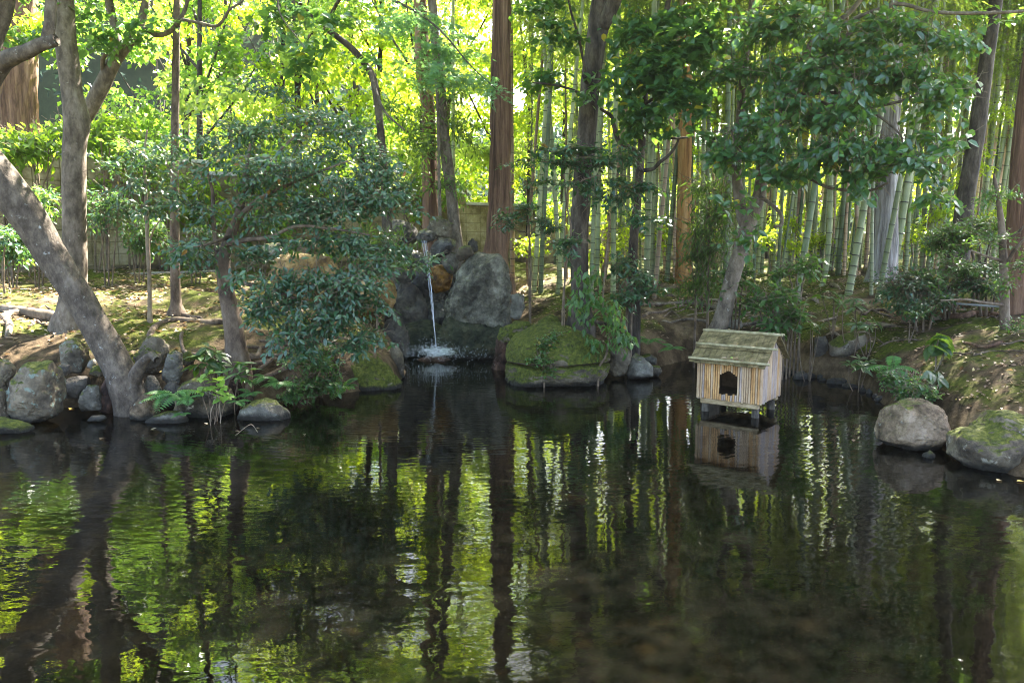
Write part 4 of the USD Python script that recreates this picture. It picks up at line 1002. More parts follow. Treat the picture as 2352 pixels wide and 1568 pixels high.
# forked tree behind it
fork, _ = tree('forked_tree', 'pale grey tree forking into a V behind the leaning trunk', [(160, 752, 92), (166, 715, 70), (171, 655, 55), (172, 560, 51), (170, 450, 52), (171, 330, 52), (176, 280, 58), (166, 215, 47), (158, 150, 46), (150, 80, 46), (146, 0, 44), (138, -120, 40), (110, -350, 28), (90, -600, 12)], 'bark_smooth', sides=20, seed=5, lump=0.09, n=80,
               limbs=[[(184, 285, 9.4, 34), (206, 252, 9.35, 34), (238, 190, 9.3, 35), (262, 142, 9.3, 30), (290, 105, 9.3, 26), (311, 78, 9.3, 21), (330, 28, 9.3, 18), (345, -80, 9.3, 12), (380, -300, 9.3, 5)],
                      [(266, 138, 9.3, 22), (272, 110, 9.35, 19), (263, 60, 9.4, 19), (250, 0, 9.4, 18), (236, -120, 9.4, 10)],
                      [(312, 72, 9.25, 15), (340, 69, 9.1, 13), (360, 81, 9.0, 13), (390, 73, 8.9, 12), (413, 46, 8.8, 11), (428, 12, 8.8, 9), (440, -60, 8.8, 6)],
                      [(413, 44, 8.8, 8), (455, 52, 8.7, 7), (500, 59, 8.6, 7), (528, 22, 8.5, 6), (560, 0, 8.5, 5), (600, -60, 8.5, 3)],
                      [(240, 186, 9.3, 12), (236, 140, 9.2, 10), (247, 112, 9.1, 8), (225, 88, 9.0, 7), (200, 40, 9.0, 5), (170, 20, 9.0, 3)]],
               roots=[[(140, 735, 26), (110, 728, 30), (70, 722, 26), (33, 716, 24), (0, 712, 20)], [(40, 720, 18), (12, 730, 20), (22, 750, 18), (18, 775, 12)], [(205, 752, 22), (240, 768, 12)]])
add_leaves(fork, 'crown', 'leaf_large', [(60, 60, 9.0, 70, 45, 0.5, 26), (300, 60, 9.0, 110, 50, 0.6, 40), (225, 90, 9.0, 60, 30, 0.4, 14), (640, 30, 8.4, 60, 22, 0.3, 12), (620, 70, 8.4, 30, 20, 0.2, 5), (690, 150, 8.3, 34, 40, 0.2, 9), (760, 50, 8.3, 60, 24, 0.3, 12), (850, 150, 8.2, 40, 26, 0.2, 7), (720, 110, 8.3, 40, 24, 0.2, 8), (250, -120, 9.2, 320, 110, 1.5, 210), (150, -380, 9.2, 460, 180, 2.0, 300), W(-5.4, 11.0, 8.3, 2.2, 1.2, 1.5, 170), W(-4.0, 11.5, 9.6, 2.2, 1.0, 1.5, 150), W(-6.8, 10.5, 7.0, 1.6, 1.0, 1.2, 90)], 0.105, 7, BROAD, 42, width=0.95, single=60)

t, _ = tree('slender_tree', 'slender straight tree with a flared foot left of the glossy camellia', [(406, 724, 46), (405, 700, 26), (403, 660, 23), (402, 600, 22), (401, 480, 20), (402, 300, 18), (404, 150, 17), (406, 0, 15), (408, -300, 9), (410, -500, 4)], 'bark_brown', seed=7, sides=14,
            roots=[[(415, 724, 12), (440, 730, 8), (462, 732, 5)]])
add_leaves(t, 'crown', 'leaf_shrub', [(405, -200, 10, 200, 90, 1.3, 160), (405, -420, 10, 240, 130, 1.6, 180), W(-1.6, 7.7, 7.3, 2.0, 0.7, 1.6, 220), W(-2.6, 9.3, 6.5, 2.1, 0.7, 1.7, 260), W(-0.9, 9.8, 6.9, 1.9, 0.7, 1.6, 240), W(-2.0, 13.0, 5.7, 1.9, 0.7, 1.5, 170), W(-0.4, 14.2, 6.6, 1.8, 0.8, 1.5, 170), W(-3.8, 12.6, 6.2, 1.8, 0.8, 1.5, 150)], 0.09, 7, DIAMOND, 43, width=1.1)
t, Y4 = tree('sapling', 'thin bare-stemmed sapling standing left of the slender tree', [(345, 742, 14), (344, 700, 10), (343, 640, 9), (339, 560, 9), (335, 440, 7), (331, 360, 6), (338, 300, 4)], 'twig_pale', seed=8, sides=8, limbs=[[(340, 580, 9.3, 6), (352, 530, 9.2, 4), (372, 500, 9.1, 3)]])
add_leaves(t, 'crown', 'leaf_shrub', [(330, 350, 9.3, 60, 50, 0.4, 22)], 0.09, 7, OVATE, 44)

# glossy camellia in the middle left
cam_t, YC = tree('camellia_tree', 'glossy dark-leaved camellia on gnarled spreading roots at the pond edge', [(545, 838, 62), (542, 800, 48), (537, 755, 44), (527, 705, 39), (517, 655, 34), (513, 610, 30), (522, 560, 26), (545, 500, 20), (560, 440, 16), (568, 380, 10), (575, 330, 5)], 'bark_brown', Y=7.75, sides=18, lump=0.08, seed=9,
                 limbs=[[(514, 620, 7.75, 20), (498, 570, 7.8, 13), (490, 500, 7.8, 10), (488, 440, 7.8, 8), (470, 380, 7.7, 5)], [(548, 500, 7.75, 14), (590, 460, 7.6, 10), (650, 430, 7.5, 8), (720, 400, 7.4, 6), (800, 370, 7.3, 4)],
                        [(520, 560, 7.7, 16), (570, 550, 7.5, 11), (620, 545, 7.4, 9), (680, 520, 7.3, 8), (760, 525, 7.2, 6), (850, 540, 7.2, 4)], [(515, 640, 7.7, 14), (560, 650, 7.4, 10), (620, 665, 7.2, 8), (690, 690, 7.1, 6), (770, 720, 7.0, 4)],
                        [(560, 440, 7.7, 10), (610, 400, 7.6, 8), (640, 350, 7.5, 6), (680, 310, 7.4, 4)], [(525, 545, 7.7, 10), (480, 560, 7.4, 6), (430, 570, 7.3, 4)]],
                 roots=[[(566, 800, 10), (606, 801, 9), (637, 799, 8), (660, 808, 6)], [(575, 818, 10), (610, 818, 8), (640, 817, 7), (680, 813, 6)], [(560, 812, 16), (578, 824, 14), (592, 820, 12), (597, 803, 9)],
                        [(585, 838, 11), (612, 832, 9), (634, 826, 7)], [(584, 858, 10), (606, 842, 9), (632, 824, 7)], [(546, 888, 15), (586, 878, 15), (626, 862, 15), (672, 840, 13)], [(500, 820, 11), (514, 836, 11), (532, 850, 12)],
                        [(345, 772, 16), (358, 752, 15), (391, 738, 15), (429, 738, 15), (473, 743, 15), (516, 742, 16)], [(419, 766, 8), (416, 780, 8), (422, 806, 8), (434, 814, 9), (458, 820, 9), (500, 842, 11)],
                        [(570, 870, 8), (600, 868, 7), (640, 858, 5)], [(600, 785, 6), (640, 790, 6), (690, 800, 5)], [(480, 842, 7), (470, 860, 6), (482, 880, 5)]])
obj('root_clump', rock([(524, 945), (528, 880), (536, 862), (556, 868), (566, 900), (564, 945)], 7.45, seed=70, level=4, rough=0.25, thick=1.0), 'root_mass', cam_t, smooth=30)
CAMELLIA = [(480, 330, 7.9, 130, 60, 0.45, 70), (350, 380, 8.2, 100, 60, 0.4, 45), (300, 340, 8.3, 60, 40, 0.3, 22), (330, 440, 8.2, 70, 34, 0.3, 22), (560, 300, 7.9, 120, 60, 0.5, 70), (680, 300, 7.7, 110, 60, 0.5, 70), (790, 300, 7.8, 90, 70, 0.5, 60), (560, 400, 7.6, 150, 60, 0.6, 110), (700, 400, 7.5, 140, 70, 0.6, 130),
            (830, 400, 7.6, 110, 70, 0.5, 90), (620, 480, 7.4, 150, 50, 0.6, 100), (760, 480, 7.3, 140, 50, 0.6, 110), (880, 470, 7.4, 90, 45, 0.4, 60), (900, 380, 7.8, 70, 50, 0.4, 40), (450, 480, 7.7, 90, 40, 0.4, 34), (480, 570, 7.5, 80, 34, 0.4, 40), (440, 600, 7.5, 55, 24, 0.3, 20), (560, 590, 7.4, 80, 30, 0.4, 30),
            (700, 560, 7.2, 110, 34, 0.4, 60), (820, 560, 7.3, 100, 40, 0.4, 60), (930, 560, 7.6, 70, 30, 0.3, 30), (640, 640, 7.1, 100, 34, 0.4, 60), (760, 640, 7.0, 110, 44, 0.4, 85), (860, 620, 7.2, 70, 40, 0.4, 45), (700, 720, 6.95, 90, 36, 0.35, 60), (790, 730, 6.95, 70, 34, 0.3, 45), (620, 690, 7.1, 70, 20, 0.3, 24), (850, 775, 7.0, 40, 20, 0.2, 14),
            (960, 610, 7.9, 40, 16, 0.2, 12), (640, 210, 8.2, 80, 50, 0.4, 26), (720, 790, 6.95, 50, 20, 0.25, 24), (1000, 590, 8.3, 26, 12, 0.1, 7), (600, 700, 7.0, 60, 30, 0.3, 36), (680, 770, 6.95, 70, 30, 0.3, 50), (760, 690, 6.95, 110, 44, 0.4, 70), (850, 690, 7.0, 60, 44, 0.3, 40), (800, 790, 6.95, 60, 20, 0.25, 26), (270, 400, 8.3, 50, 40, 0.3, 22), (380, 470, 8.0, 60, 40, 0.3, 26), (930, 430, 7.7, 60, 40, 0.4, 34)]
add_leaves(cam_t, 'crown', 'leaf_camellia', [(a, b, c, d * 1.06, e * 1.1, f, max(5, int(n * 0.95))) for a, b, c, d, e, f, n in CAMELLIA], 0.068, 8, OVATE, 45, single=300, twigs='twig', sag=0.25, jitter=0.4, droop=0.3, width=1.05, face=(0.15, -0.45, 0.85))

# trees beside the waterfall
t, _ = tree('dark_trunk_tree', 'dark reddish trunk behind the topmost waterfall rock', [(992, 560, 44), (989, 500, 40), (986, 400, 37), (984, 260, 35), (972, 150, 34), (965, 0, 30), (955, -200, 24), (950, -500, 10)], 'bark_cedar', Y=12.9, seed=11, ridges=14, ridge=0.16, sides=24)
add_leaves(t, 'crown', 'leaf_narrow', [(980, 330, 12.2, 80, 60, 0.5, 60), (1000, 200, 12.2, 90, 60, 0.6, 70), (930, 250, 12.3, 60, 60, 0.5, 40), (1040, 300, 12.2, 50, 60, 0.4, 40), (1010, 420, 12.2, 40, 40, 0.3, 26), (960, -250, 12.5, 260, 120, 1.5, 90)], 0.12, 9, BLADE, 46, width=1.6, whorl=False, sag=0.3)
t, _ = tree('leaning_grey_trunk', 'smooth grey-brown trunk leaning left beside the dark reddish trunk', [(1050, 600, 32), (1044, 520, 28), (1036, 440, 26), (1021, 320, 25), (1012, 200, 23), (1000, 100, 21), (985, -100, 18), (960, -400, 8)], 'bark_smooth', Y=12.2, seed=12, limbs=[[(1012, 545, 11.9, 9), (1009, 430, 11.9, 8), (1007, 300, 11.9, 8), (1000, 130, 11.9, 6), (996, 60, 11.9, 4)]])
add_leaves(t, 'crown', 'leaf_shrub', [(980, -150, 12, 220, 90, 1.3, 70), (950, -350, 12, 260, 130, 1.6, 70)], 0.1, 7, DIAMOND, 47, width=1.1)
t, _ = tree('cedar_tree', 'tall straight red-brown cedar trunk with a flared foot beside the waterfall', [(1132, 650, 112), (1133, 625, 86), (1137, 590, 66), (1142, 550, 57), (1146, 480, 53), (1149, 380, 51), (1150, 250, 48), (1151, 120, 45), (1152, 0, 43), (1153, -300, 34), (1154, -800, 18)], 'bark_cedar', Y=12.5, seed=13, ridges=26, ridge=0.13, sides=64, n=90, lump=0.03)
add_leaves(t, 'crown', 'leaf_narrow', [(1152, -420, 12.5, 260, 110, 1.8, 140), (1152, -750, 12.5, 260, 200, 1.8, 200)], 0.12, 9, DIAMOND, 48)
mul, _ = tree('maple_tree', 'maple leaning left behind the camellia with feathery sprays hanging over the pond', [(893, 600, 24), (888, 500, 22), (884, 428, 20), (878, 340, 18), (864, 214, 17), (848, 161, 16), (805, 109, 15), (746, 63, 13), (690, 10, 10), (640, -60, 8), (560, -200, 6)], 'bark_dark', Y=10.8, seed=14,
              limbs=[[(850, 165, 10.7, 9), (880, 250, 10.2, 6), (930, 300, 9.8, 4)], [(745, 62, 10.8, 9), (800, -20, 9.5, 8), (900, 0, 8.4, 7), (1000, 60, 7.8, 5), (1080, 150, 7.6, 3), (1140, 205, 7.5, 2)], [(690, 10, 10.8, 7), (660, -60, 9.0, 6), (640, 20, 8, 4), (700, 110, 7.8, 2)]])
MAPLE = [(1000, 60, 8.0, 90, 34, 0.5, 46), (1050, 110, 7.9, 80, 30, 0.4, 46), (950, 110, 8.0, 80, 34, 0.4, 40), (1020, 170, 7.8, 80, 26, 0.4, 40), (1080, 190, 7.7, 60, 18, 0.3, 24), (1130, 210, 7.6, 46, 8, 0.2, 10), (880, 60, 8.2, 90, 34, 0.5, 34), (740, 50, 8.3, 90, 44, 0.5, 30), (660, 90, 8.3, 70, 34, 0.4, 18), (960, 20, 8.2, 110, 30, 0.5, 36), (600, 20, 8.4, 80, 40, 0.5, 18), (930, 170, 7.9, 50, 26, 0.3, 14), (830, -150, 9, 340, 90, 1.4, 200)]
add_leaves(mul, 'crown', 'leaf_maple', [(a, b, c, d, e * 0.9, f, max(5, int(n * 0.75))) for a, b, c, d, e, f, n in MAPLE], 0.06, 7, STAR, 49, single=60, single_name='maple_leaf', sag=0.25, flat=0.9, jitter=0.25, step=0.7, toward=(0.35, -0.1, -0.25))

# the big dark trunk at the centre right and its leaves
t8, Y8 = tree('dark_forked_tree', 'big dark ridged trunk with a knot and a fork at the top edge', [(1334, 738, 66), (1333, 700, 46), (1331, 600, 43), (1331, 510, 44), (1340, 400, 44), (1349, 290, 45), (1356, 200, 47), (1368, 100, 49), (1382, 20, 56), (1396, -60, 44), (1420, -200, 36), (1440, -500, 18)], 'bark_dark', Y=9.55, seed=15, sides=26, ridges=10, ridge=0.1, n=80, lump=0.1,
               limbs=[[(1384, 60, 9.5, 34), (1404, 20, 9.4, 34), (1425, -30, 9.3, 30), (1480, -150, 9.2, 16)], [(1350, 185, 9.35, 20), (1347, 178, 9.25, 18), (1340, 172, 9.2, 9)], [(1342, 220, 9.5, 7), (1310, 205, 9.3, 6), (1270, 195, 9.1, 5), (1225, 190, 9, 4)], [(1345, 170, 9.4, 6), (1330, 90, 9.2, 6), (1312, 30, 9.1, 5), (1300, -30, 9, 4)]],
               roots=[[(1350, 742, 14), (1385, 745, 10), (1430, 752, 7)], [(1310, 745, 16), (1285, 752, 11), (1255, 750, 6)]])
add_leaves(t8, 'crown', 'leaf_large', [(1250, 180, 9.2, 70, 34, 0.4, 24), (1290, 80, 9.2, 70, 50, 0.4, 26), (1240, 30, 9.4, 80, 30, 0.4, 20), (1330, 225, 9.2, 26, 30, 0.15, 5), (1400, -180, 9.3, 420, 110, 1.8, 280), (1420, -430, 9.3, 460, 180, 2.2, 330), W(1.3, 9.8, 7.0, 2.2, 0.7, 1.8, 280), W(0.4, 8.1, 6.6, 2.0, 0.6, 1.6, 240), W(1.9, 8.4, 7.6, 2.1, 0.7, 1.6, 260), W(0.2, 7.3, 7.7, 2.0, 0.7, 1.6, 240), W(0.9, 6.6, 7.4, 2.2, 0.9, 1.8, 100), W(1.0, 4.2, 8.2, 2.0, 0.8, 1.6, 70)], 0.1, 7, BROAD, 50, single=60)

# twisting tree with large leaves, then the big-leaved tree over the pond
t9, _ = tree('twisting_tree', 'brown twisting tree with crooked branches right of the big dark trunk', [(1456, 690, 32), (1455, 650, 24), (1453, 600, 22), (1458, 520, 20), (1466, 440, 19), (1470, 380, 20), (1474, 330, 18), (1480, 237, 17), (1482, 178, 14), (1500, 120, 15), (1514, 86, 15), (1530, 30, 13), (1545, -60, 9), (1560, -200, 5)], 'bark_dark', Y=9.5, seed=16, sides=14,
             limbs=[[(1472, 362, 9.45, 15), (1445, 338, 9.4, 12), (1422, 326, 9.35, 11), (1410, 290, 9.3, 10), (1405, 268, 9.3, 9), (1379, 250, 9.2, 6)], [(1473, 392, 9.4, 10), (1500, 388, 9.3, 9), (1516, 372, 9.2, 9), (1537, 356, 9.15, 8), (1555, 330, 9.1, 6), (1562, 300, 9.1, 4)], [(1480, 240, 9.4, 9), (1510, 222, 9.2, 7), (1560, 200, 9.0, 5), (1600, 190, 9.0, 4)],
                    [(1478, 290, 9.4, 8), (1498, 310, 9.2, 7), (1540, 318, 9.0, 5), (1580, 316, 8.9, 4)], [(1516, 84, 9.4, 9), (1540, 66, 9.2, 8), (1590, 62, 9.0, 6)]])
add_leaves(t9, 'crown', 'leaf_large', [(1430, 190, 9.0, 70, 60, 0.5, 44), (1510, 150, 8.9, 80, 60, 0.5, 60), (1560, 230, 8.8, 80, 60, 0.5, 60), (1480, 260, 9.0, 80, 40, 0.4, 40), (1440, 80, 9.1, 60, 60, 0.5, 34), (1590, 130, 8.9, 80, 60, 0.5, 60), (1620, 60, 9.0, 90, 50, 0.5, 50), (1540, 40, 9.0, 60, 40, 0.4, 30), (1560, -150, 9.2, 260, 100, 1.5, 200)], 0.115, 7, BROAD, 51, single=110, sag=0.3)

big, YB = tree('big_leaved_tree', 'leaning tree with large glossy leaves spreading over the right bank behind the duck house', [(1636, 790, 44), (1648, 755, 38), (1660, 725, 37), (1680, 645, 36), (1704, 565, 35), (1722, 505, 33), (1742, 455, 30), (1752, 395, 26), (1768, 330, 23), (1800, 250, 22), (1836, 170, 22), (1860, 108, 19), (1905, 62, 16), (1960, 20, 12), (2020, -60, 8)], 'bark_smooth', Y=8.9, seed=17, sides=18, lump=0.09,
               limbs=[[(1712, 520, 8.9, 28), (1700, 470, 9.0, 26), (1692, 380, 9.1, 22), (1702, 250, 9.1, 20), (1714, 110, 9.1, 17), (1728, 0, 9.1, 14), (1740, -200, 9.1, 8)], [(1800, 250, 8.8, 10), (1840, 218, 8.6, 9), (1881, 214, 8.4, 9), (1940, 216, 8.2, 8), (1973, 237, 8.1, 8), (2019, 267, 8.0, 7), (2060, 300, 7.9, 4)],
                      [(1790, 272, 8.8, 9), (1840, 250, 8.6, 8), (1884, 236, 8.4, 8), (1934, 251, 8.2, 8), (1996, 247, 8.1, 7), (2085, 227, 7.9, 6), (2151, 178, 7.8, 4)], [(1862, 106, 8.8, 11), (1950, 50, 8.5, 10), (2029, 18, 8.2, 9), (2072, 10, 8.1, 9), (2135, 26, 8.0, 8), (2217, 31, 7.9, 8), (2349, 26, 7.7, 7), (2420, 10, 7.6, 4)],
                      [(1750, 410, 8.8, 9), (1790, 395, 8.6, 7), (1854, 409, 8.3, 7), (1907, 432, 8.1, 7), (1993, 438, 7.9, 6), (2040, 420, 7.8, 4)], [(1746, 452, 8.8, 10), (1770, 468, 8.6, 9), (1792, 490, 8.5, 9), (1796, 516, 8.5, 8), (1778, 520, 8.5, 6)], [(1752, 390, 8.8, 8), (1720, 350, 8.5, 6), (1690, 330, 8.3, 5), (1680, 300, 8.2, 4)],
                      [(1840, 165, 8.8, 10), (1880, 130, 8.7, 9), (1950, 78, 8.6, 8), (2000, 62, 8.5, 6)], [(2050, 290, 7.9, 5), (2072, 318, 7.8, 4), (2068, 350, 7.8, 4), (2078, 395, 7.8, 3)]],
               roots=[[(1474, 700, 8), (1526, 700, 9), (1585, 697, 10), (1634, 705, 12), (1660, 720, 14)], [(1690, 712, 12), (1717, 710, 9), (1760, 716, 7)], [(1668, 752, 11), (1712, 748, 10), (1760, 738, 9), (1830, 730, 6)], [(1620, 740, 8), (1580, 735, 6), (1540, 742, 4)], [(1720, 733, 8), (1779, 725, 7), (1830, 712, 5)]])
BIGLEAF = [(1720, 380, 8.2, 90, 40, 0.4, 34), (1790, 400, 8.0, 80, 34, 0.4, 34), (1700, 300, 8.4, 90, 60, 0.5, 50), (1790, 300, 8.2, 90, 60, 0.5, 55), (1880, 340, 7.9, 90, 50, 0.5, 50), (1960, 330, 7.8, 90, 60, 0.5, 55), (2050, 330, 7.7, 80, 50, 0.4, 44), (1960, 400, 7.8, 80, 30, 0.3, 26), (2100, 390, 7.6, 80, 40, 0.4, 32), (2180, 330, 7.6, 70, 40, 0.4, 26), (1760, 190, 8.4, 100, 60, 0.5, 60), (1870, 170, 8.2, 110, 60, 0.5, 75), (1980, 180, 8.0, 110, 60, 0.5, 75),
           (2090, 170, 7.9, 100, 60, 0.5, 60), (2170, 230, 7.8, 80, 50, 0.4, 36), (1740, 80, 8.6, 100, 60, 0.6, 60), (1850, 60, 8.4, 110, 60, 0.6, 75), (1970, 80, 8.2, 110, 60, 0.5, 70), (2090, 70, 8.0, 100, 50, 0.5, 50), (2190, 90, 7.9, 80, 50, 0.4, 30), (1650, 200, 8.7, 80, 70, 0.5, 50), (1640, 320, 8.7, 60, 50, 0.4, 30), (1900, 250, 8.0, 110, 40, 0.5, 55), (1690, 480, 8.3, 40, 24, 0.2, 8), (1700, 548, 8.4, 32, 24, 0.15, 8), (1740, 545, 8.5, 20, 30, 0.1, 4),
           (2230, 180, 7.8, 60, 50, 0.3, 16), (2140, 445, 7.6, 50, 24, 0.2, 12), (1830, 260, 8.2, 70, 40, 0.4, 30), (1950, -120, 8.2, 420, 90, 1.5, 200), (2000, -330, 8.4, 500, 150, 2.0, 260), W(3.6, 9.4, 6.8, 2.4, 0.7, 1.8, 300), W(5.9, 9.0, 6.6, 2.2, 0.7, 1.8, 240), W(4.6, 7.4, 6.3, 2.0, 0.6, 1.6, 200), W(4.4, 8.3, 7.7, 2.2, 0.7, 1.6, 280), W(2.2, 8.0, 7.9, 2.0, 0.6, 1.5, 220), W(3.4, 6.0, 6.4, 2.0, 0.8, 1.8, 90), W(3.6, 3.8, 7.2, 1.9, 0.8, 1.6, 60)]
add_leaves(big, 'crown', 'leaf_large', [(a, b + 6 * ((k * 7) % 5 - 2), c, d * 1.08, e * (0.8 + 0.1 * ((k * 3) % 4)), f, int(n * 0.8)) for k, (a, b, c, d, e, f, n) in enumerate(BIGLEAF)], 0.102, 7, BROAD, 52, single=300, twigs='twig', sag=0.25, jitter=0.45, droop=0.35, width=0.95, face=(0.15, -0.4, 0.85))

t, _ = tree('orange_cedar', 'orange-brown cedar trunk standing among the bamboo', [(1570, 655, 46), (1571, 630, 40), (1571, 560, 36), (1572, 400, 33), (1574, 250, 31), (1575, 100, 28), (1576, -200, 22), (1577, -500, 10)], 'bark_cedar_orange', Y=12.8, seed=18, ridges=18, ridge=0.12, sides=40, n=70, lump=0.03)
add_leaves(t, 'crown', 'leaf_narrow', [(1575, -280, 12.8, 230, 100, 1.6, 240), (1575, -500, 12.8, 230, 150, 1.6, 200)], 0.12, 9, DIAMOND, 53)
t, _ = tree('grey_cedar', 'thick silvery-grey cedar trunk among the leaning bamboo at the right', [(2024, 655, 84), (2027, 620, 70), (2032, 560, 60), (2036, 460, 54), (2040, 350, 49), (2050, 150, 44), (2058, 0, 40), (2070, -300, 32), (2080, -600, 12)], 'bark_cedar_grey', Y=12.0, seed=19, ridges=24, ridge=0.13, sides=56, n=80, lump=0.04)
add_leaves(t, 'crown', 'leaf_narrow', [(2070, -330, 12, 250, 110, 1.6, 240), (2070, -600, 12, 240, 160, 1.6, 200)], 0.12, 9, DIAMOND, 54)
t, _ = tree('leaning_dark_tree', 'dark mottled trunk leaning right behind the bamboo at the upper right', [(2190, 680, 62), (2202, 580, 48), (2211, 520, 43), (2222, 430, 38), (2240, 330, 36), (2258, 200, 33), (2275, 80, 30), (2288, 0, 28), (2330, -300, 20), (2360, -600, 8)], 'bark_dark', Y=10.8, seed=20, sides=18, lump=0.12)
add_leaves(t, 'crown', 'leaf_large', [(2330, -300, 10.6, 260, 110, 1.5, 170), (2260, 60, 10.4, 80, 50, 0.5, 26)], 0.11, 7, DIAMOND, 55, width=1.2)
edge, YR = tree('edge_cedar', 'dark red cedar trunk cut by the right frame edge', [(2326, 812, 96), (2330, 760, 72), (2333, 690, 60), (2336, 600, 52), (2341, 450, 47), (2352, 300, 43), (2368, 150, 41), (2390, 0, 38), (2440, -400, 28), (2480, -800, 10)], 'bark_cedar', Y=8.5, seed=21, ridges=22, ridge=0.12, sides=50, n=80, lump=0.03,
             roots=[[(2310, 735, 16), (2290, 728, 17), (2240, 722, 15), (2205, 730, 15), (2150, 724, 12), (2110, 718, 8)], [(2300, 790, 10), (2260, 800, 8), (2215, 790, 6)]])
add_leaves(edge, 'crown', 'leaf_narrow', [(2440, -400, 8.5, 300, 120, 1.5, 200), (2460, -700, 8.5, 300, 180, 1.5, 200)], 0.11, 9, DIAMOND, 56)
t, _ = tree('small_tree', 'small tree with a forked pale trunk in front of the right edge cedar', [(2310, 865, 34), (2309, 810, 25), (2308, 740, 22), (2306, 640, 20), (2301, 530, 15), (2292, 450, 10), (2282, 400, 6)], 'bark_brown', Y=7.6, seed=22, sides=12,
            limbs=[[(2307, 620, 7.6, 10), (2330, 575, 7.5, 8), (2365, 540, 7.4, 6), (2400, 520, 7.4, 4)], [(2306, 600, 7.6, 8), (2270, 590, 7.5, 6), (2230, 575, 7.4, 4)], [(2308, 700, 7.6, 8), (2260, 695, 7.4, 7), (2220, 688, 7.4, 5), (2160, 690, 7.3, 3)], [(2302, 540, 7.6, 7), (2330, 540, 7.5, 6), (2370, 500, 7.4, 4)]])
add_leaves(t, 'crown', 'leaf_shrub', [(2290, 440, 7.6, 60, 34, 0.4, 30), (2330, 640, 7.4, 44, 60, 0.3, 34), (2320, 560, 7.5, 50, 50, 0.3, 26), (2330, 760, 7.3, 40, 60, 0.3, 26), (2270, 560, 7.5, 50, 30, 0.3, 20), (2290, 830, 7.3, 30, 14, 0.2, 6)], 0.05, 8, OVATE, 57, twigs='twig')

t, _ = tree('sunlit_cedar', 'sunlit thick cedar trunk behind the wall at the far left', [(42, 420, 90), (42, 290, 84), (42, 150, 84), (42, 0, 80), (44, -400, 60), (46, -700, 30)], 'bark_cedar', Y=17.5, seed=23, ridges=26, ridge=0.12, sides=60, n=70, lump=0.03, sink=2.0)
add_leaves(t, 'crown', 'leaf_far', [(60, 60, 15.5, 70, 50, 0.8, 60), (40, -450, 17.5, 300, 200, 2.5, 300)], 0.14, 8, DIAMOND, 58)
print('bases', dict(fork=_, camellia=YC, big=YB))

# ------------------------------------------------------------------ bamboo: a few culms built once, then set out one by one
def bamboo_proto(label, mat, H, r0, bend, seed, leafy=240, group='bamboo culms of the grove'):
    g = np.random.default_rng(seed)
    t = thing('bamboo', label, 'bamboo', group=None)
    z, gap, zs = 0.08, 0.085, []
    while z < H:
        zs.append(z)
        gap = min(gap * 1.17, 0.31)
        z += gap * g.uniform(0.93, 1.07)
    R = lambda s: r0 * (1 - 0.85 * (s / H) ** 1.6) * (1 + 0.12 * math.exp(-s / 0.2))
    off = lambda s: np.array([bend * math.exp(-s / 0.5) * 0.35 + 0.0032 * bend * s * s * 0.4, 0.02 * math.sin(s * 0.8 + seed), s])
    pts = [(*off(-0.25), R(0))]
    for s in zs:
        pts += [(*off(s - 0.012), R(s)), (*off(s), R(s) * 1.1), (*off(s + 0.012), R(s) * 0.985)]
    pts.append((*off(H), 0.004))
    p_ = np.array(pts)
    n, sides = len(p_), 12
    th = np.arange(sides) * 2 * np.pi / sides
    v = np.stack([p_[:, None, 0] + p_[:, None, 3] * np.cos(th), p_[:, None, 1] + p_[:, None, 3] * np.sin(th), np.broadcast_to(p_[:, None, 2], (n, sides))], -1).reshape(-1, 3)
    i, j = np.meshgrid(np.arange(n - 1), np.arange(sides), indexing='ij')
    f = np.stack([i * sides + j, i * sides + (j + 1) % sides, (i + 1) * sides + (j + 1) % sides, (i + 1) * sides + j], -1).reshape(-1, 4)
    obj('culm', (v, f), mat, t, smooth=True)
    for s in zs:
        if s > 5.2:
            break
        c, r = off(s), R(s) * 1.1
        ring = [(-0.007, r * 0.985), (-0.002, r * 1.035), (0.004, r * 1.03), (0.008, r * 0.98)]
        vv = np.array([[c[0] + q * math.cos(a), c[1] + q * math.sin(a), c[2] + dz] for dz, q in ring for a in th])
        i, j = np.meshgrid(np.arange(3), np.arange(sides), indexing='ij')
        ff = np.stack([i * sides + j, i * sides + (j + 1) % sides, (i + 1) * sides + (j + 1) % sides, (i + 1) * sides + j], -1).reshape(-1, 4)
        obj('node', (vv, ff), 'node_dark', t, smooth=True)
    if leafy:
        st, dr, a_, b_ = [], [], [], []
        for k in range(leafy):
            s = H * g.uniform(0.42, 1.0)
            a = g.uniform(0, 6.28)
            ln = g.uniform(0.25, 1.15) * (1.15 - 0.5 * s / H)
            d = unit(np.array([math.cos(a), math.sin(a), g.uniform(-0.1, 0.7)]))
            e = off(s) + d * ln - np.array([0, 0, 0.18 * ln * ln])
            a_.append(off(s))
            b_.append(e)
            st.append(e - d * 0.25)
            dr.append(d - [0, 0, 0.4])
        q = twig_leaves(np.array(st), np.array(dr), 7, 0.17, g, step=0.4, angle=0.6, jitter=0.6, droop=0.5)
        v, tf = place_leaves(q[0], q[1], q[2], q[3], BLADE, 1.25)
        m, tn = join_leaves(v, tf, q[4])
        obj('foliage', m, 'leaf_bamboo', t, tone=tn)
        obj('twigs', sticks(a_, b_, 0.004), 'culm_green', t)
    return t


def bamboo_matrix(base, up, scale, spin):
    """base point, direction of growth, scale, turn about its own axis"""
    z = unit(up)
    x = unit(np.cross([0, 1, 0], z))
    y = np.cross(z, x)
    c, s = math.cos(spin), math.sin(spin)
    M = np.eye(4)
    M[:3, 0], M[:3, 1], M[:3, 2], M[:3, 3] = (x * c + y * s) * scale, (-x * s + y * c) * scale, z * scale, base
    return M


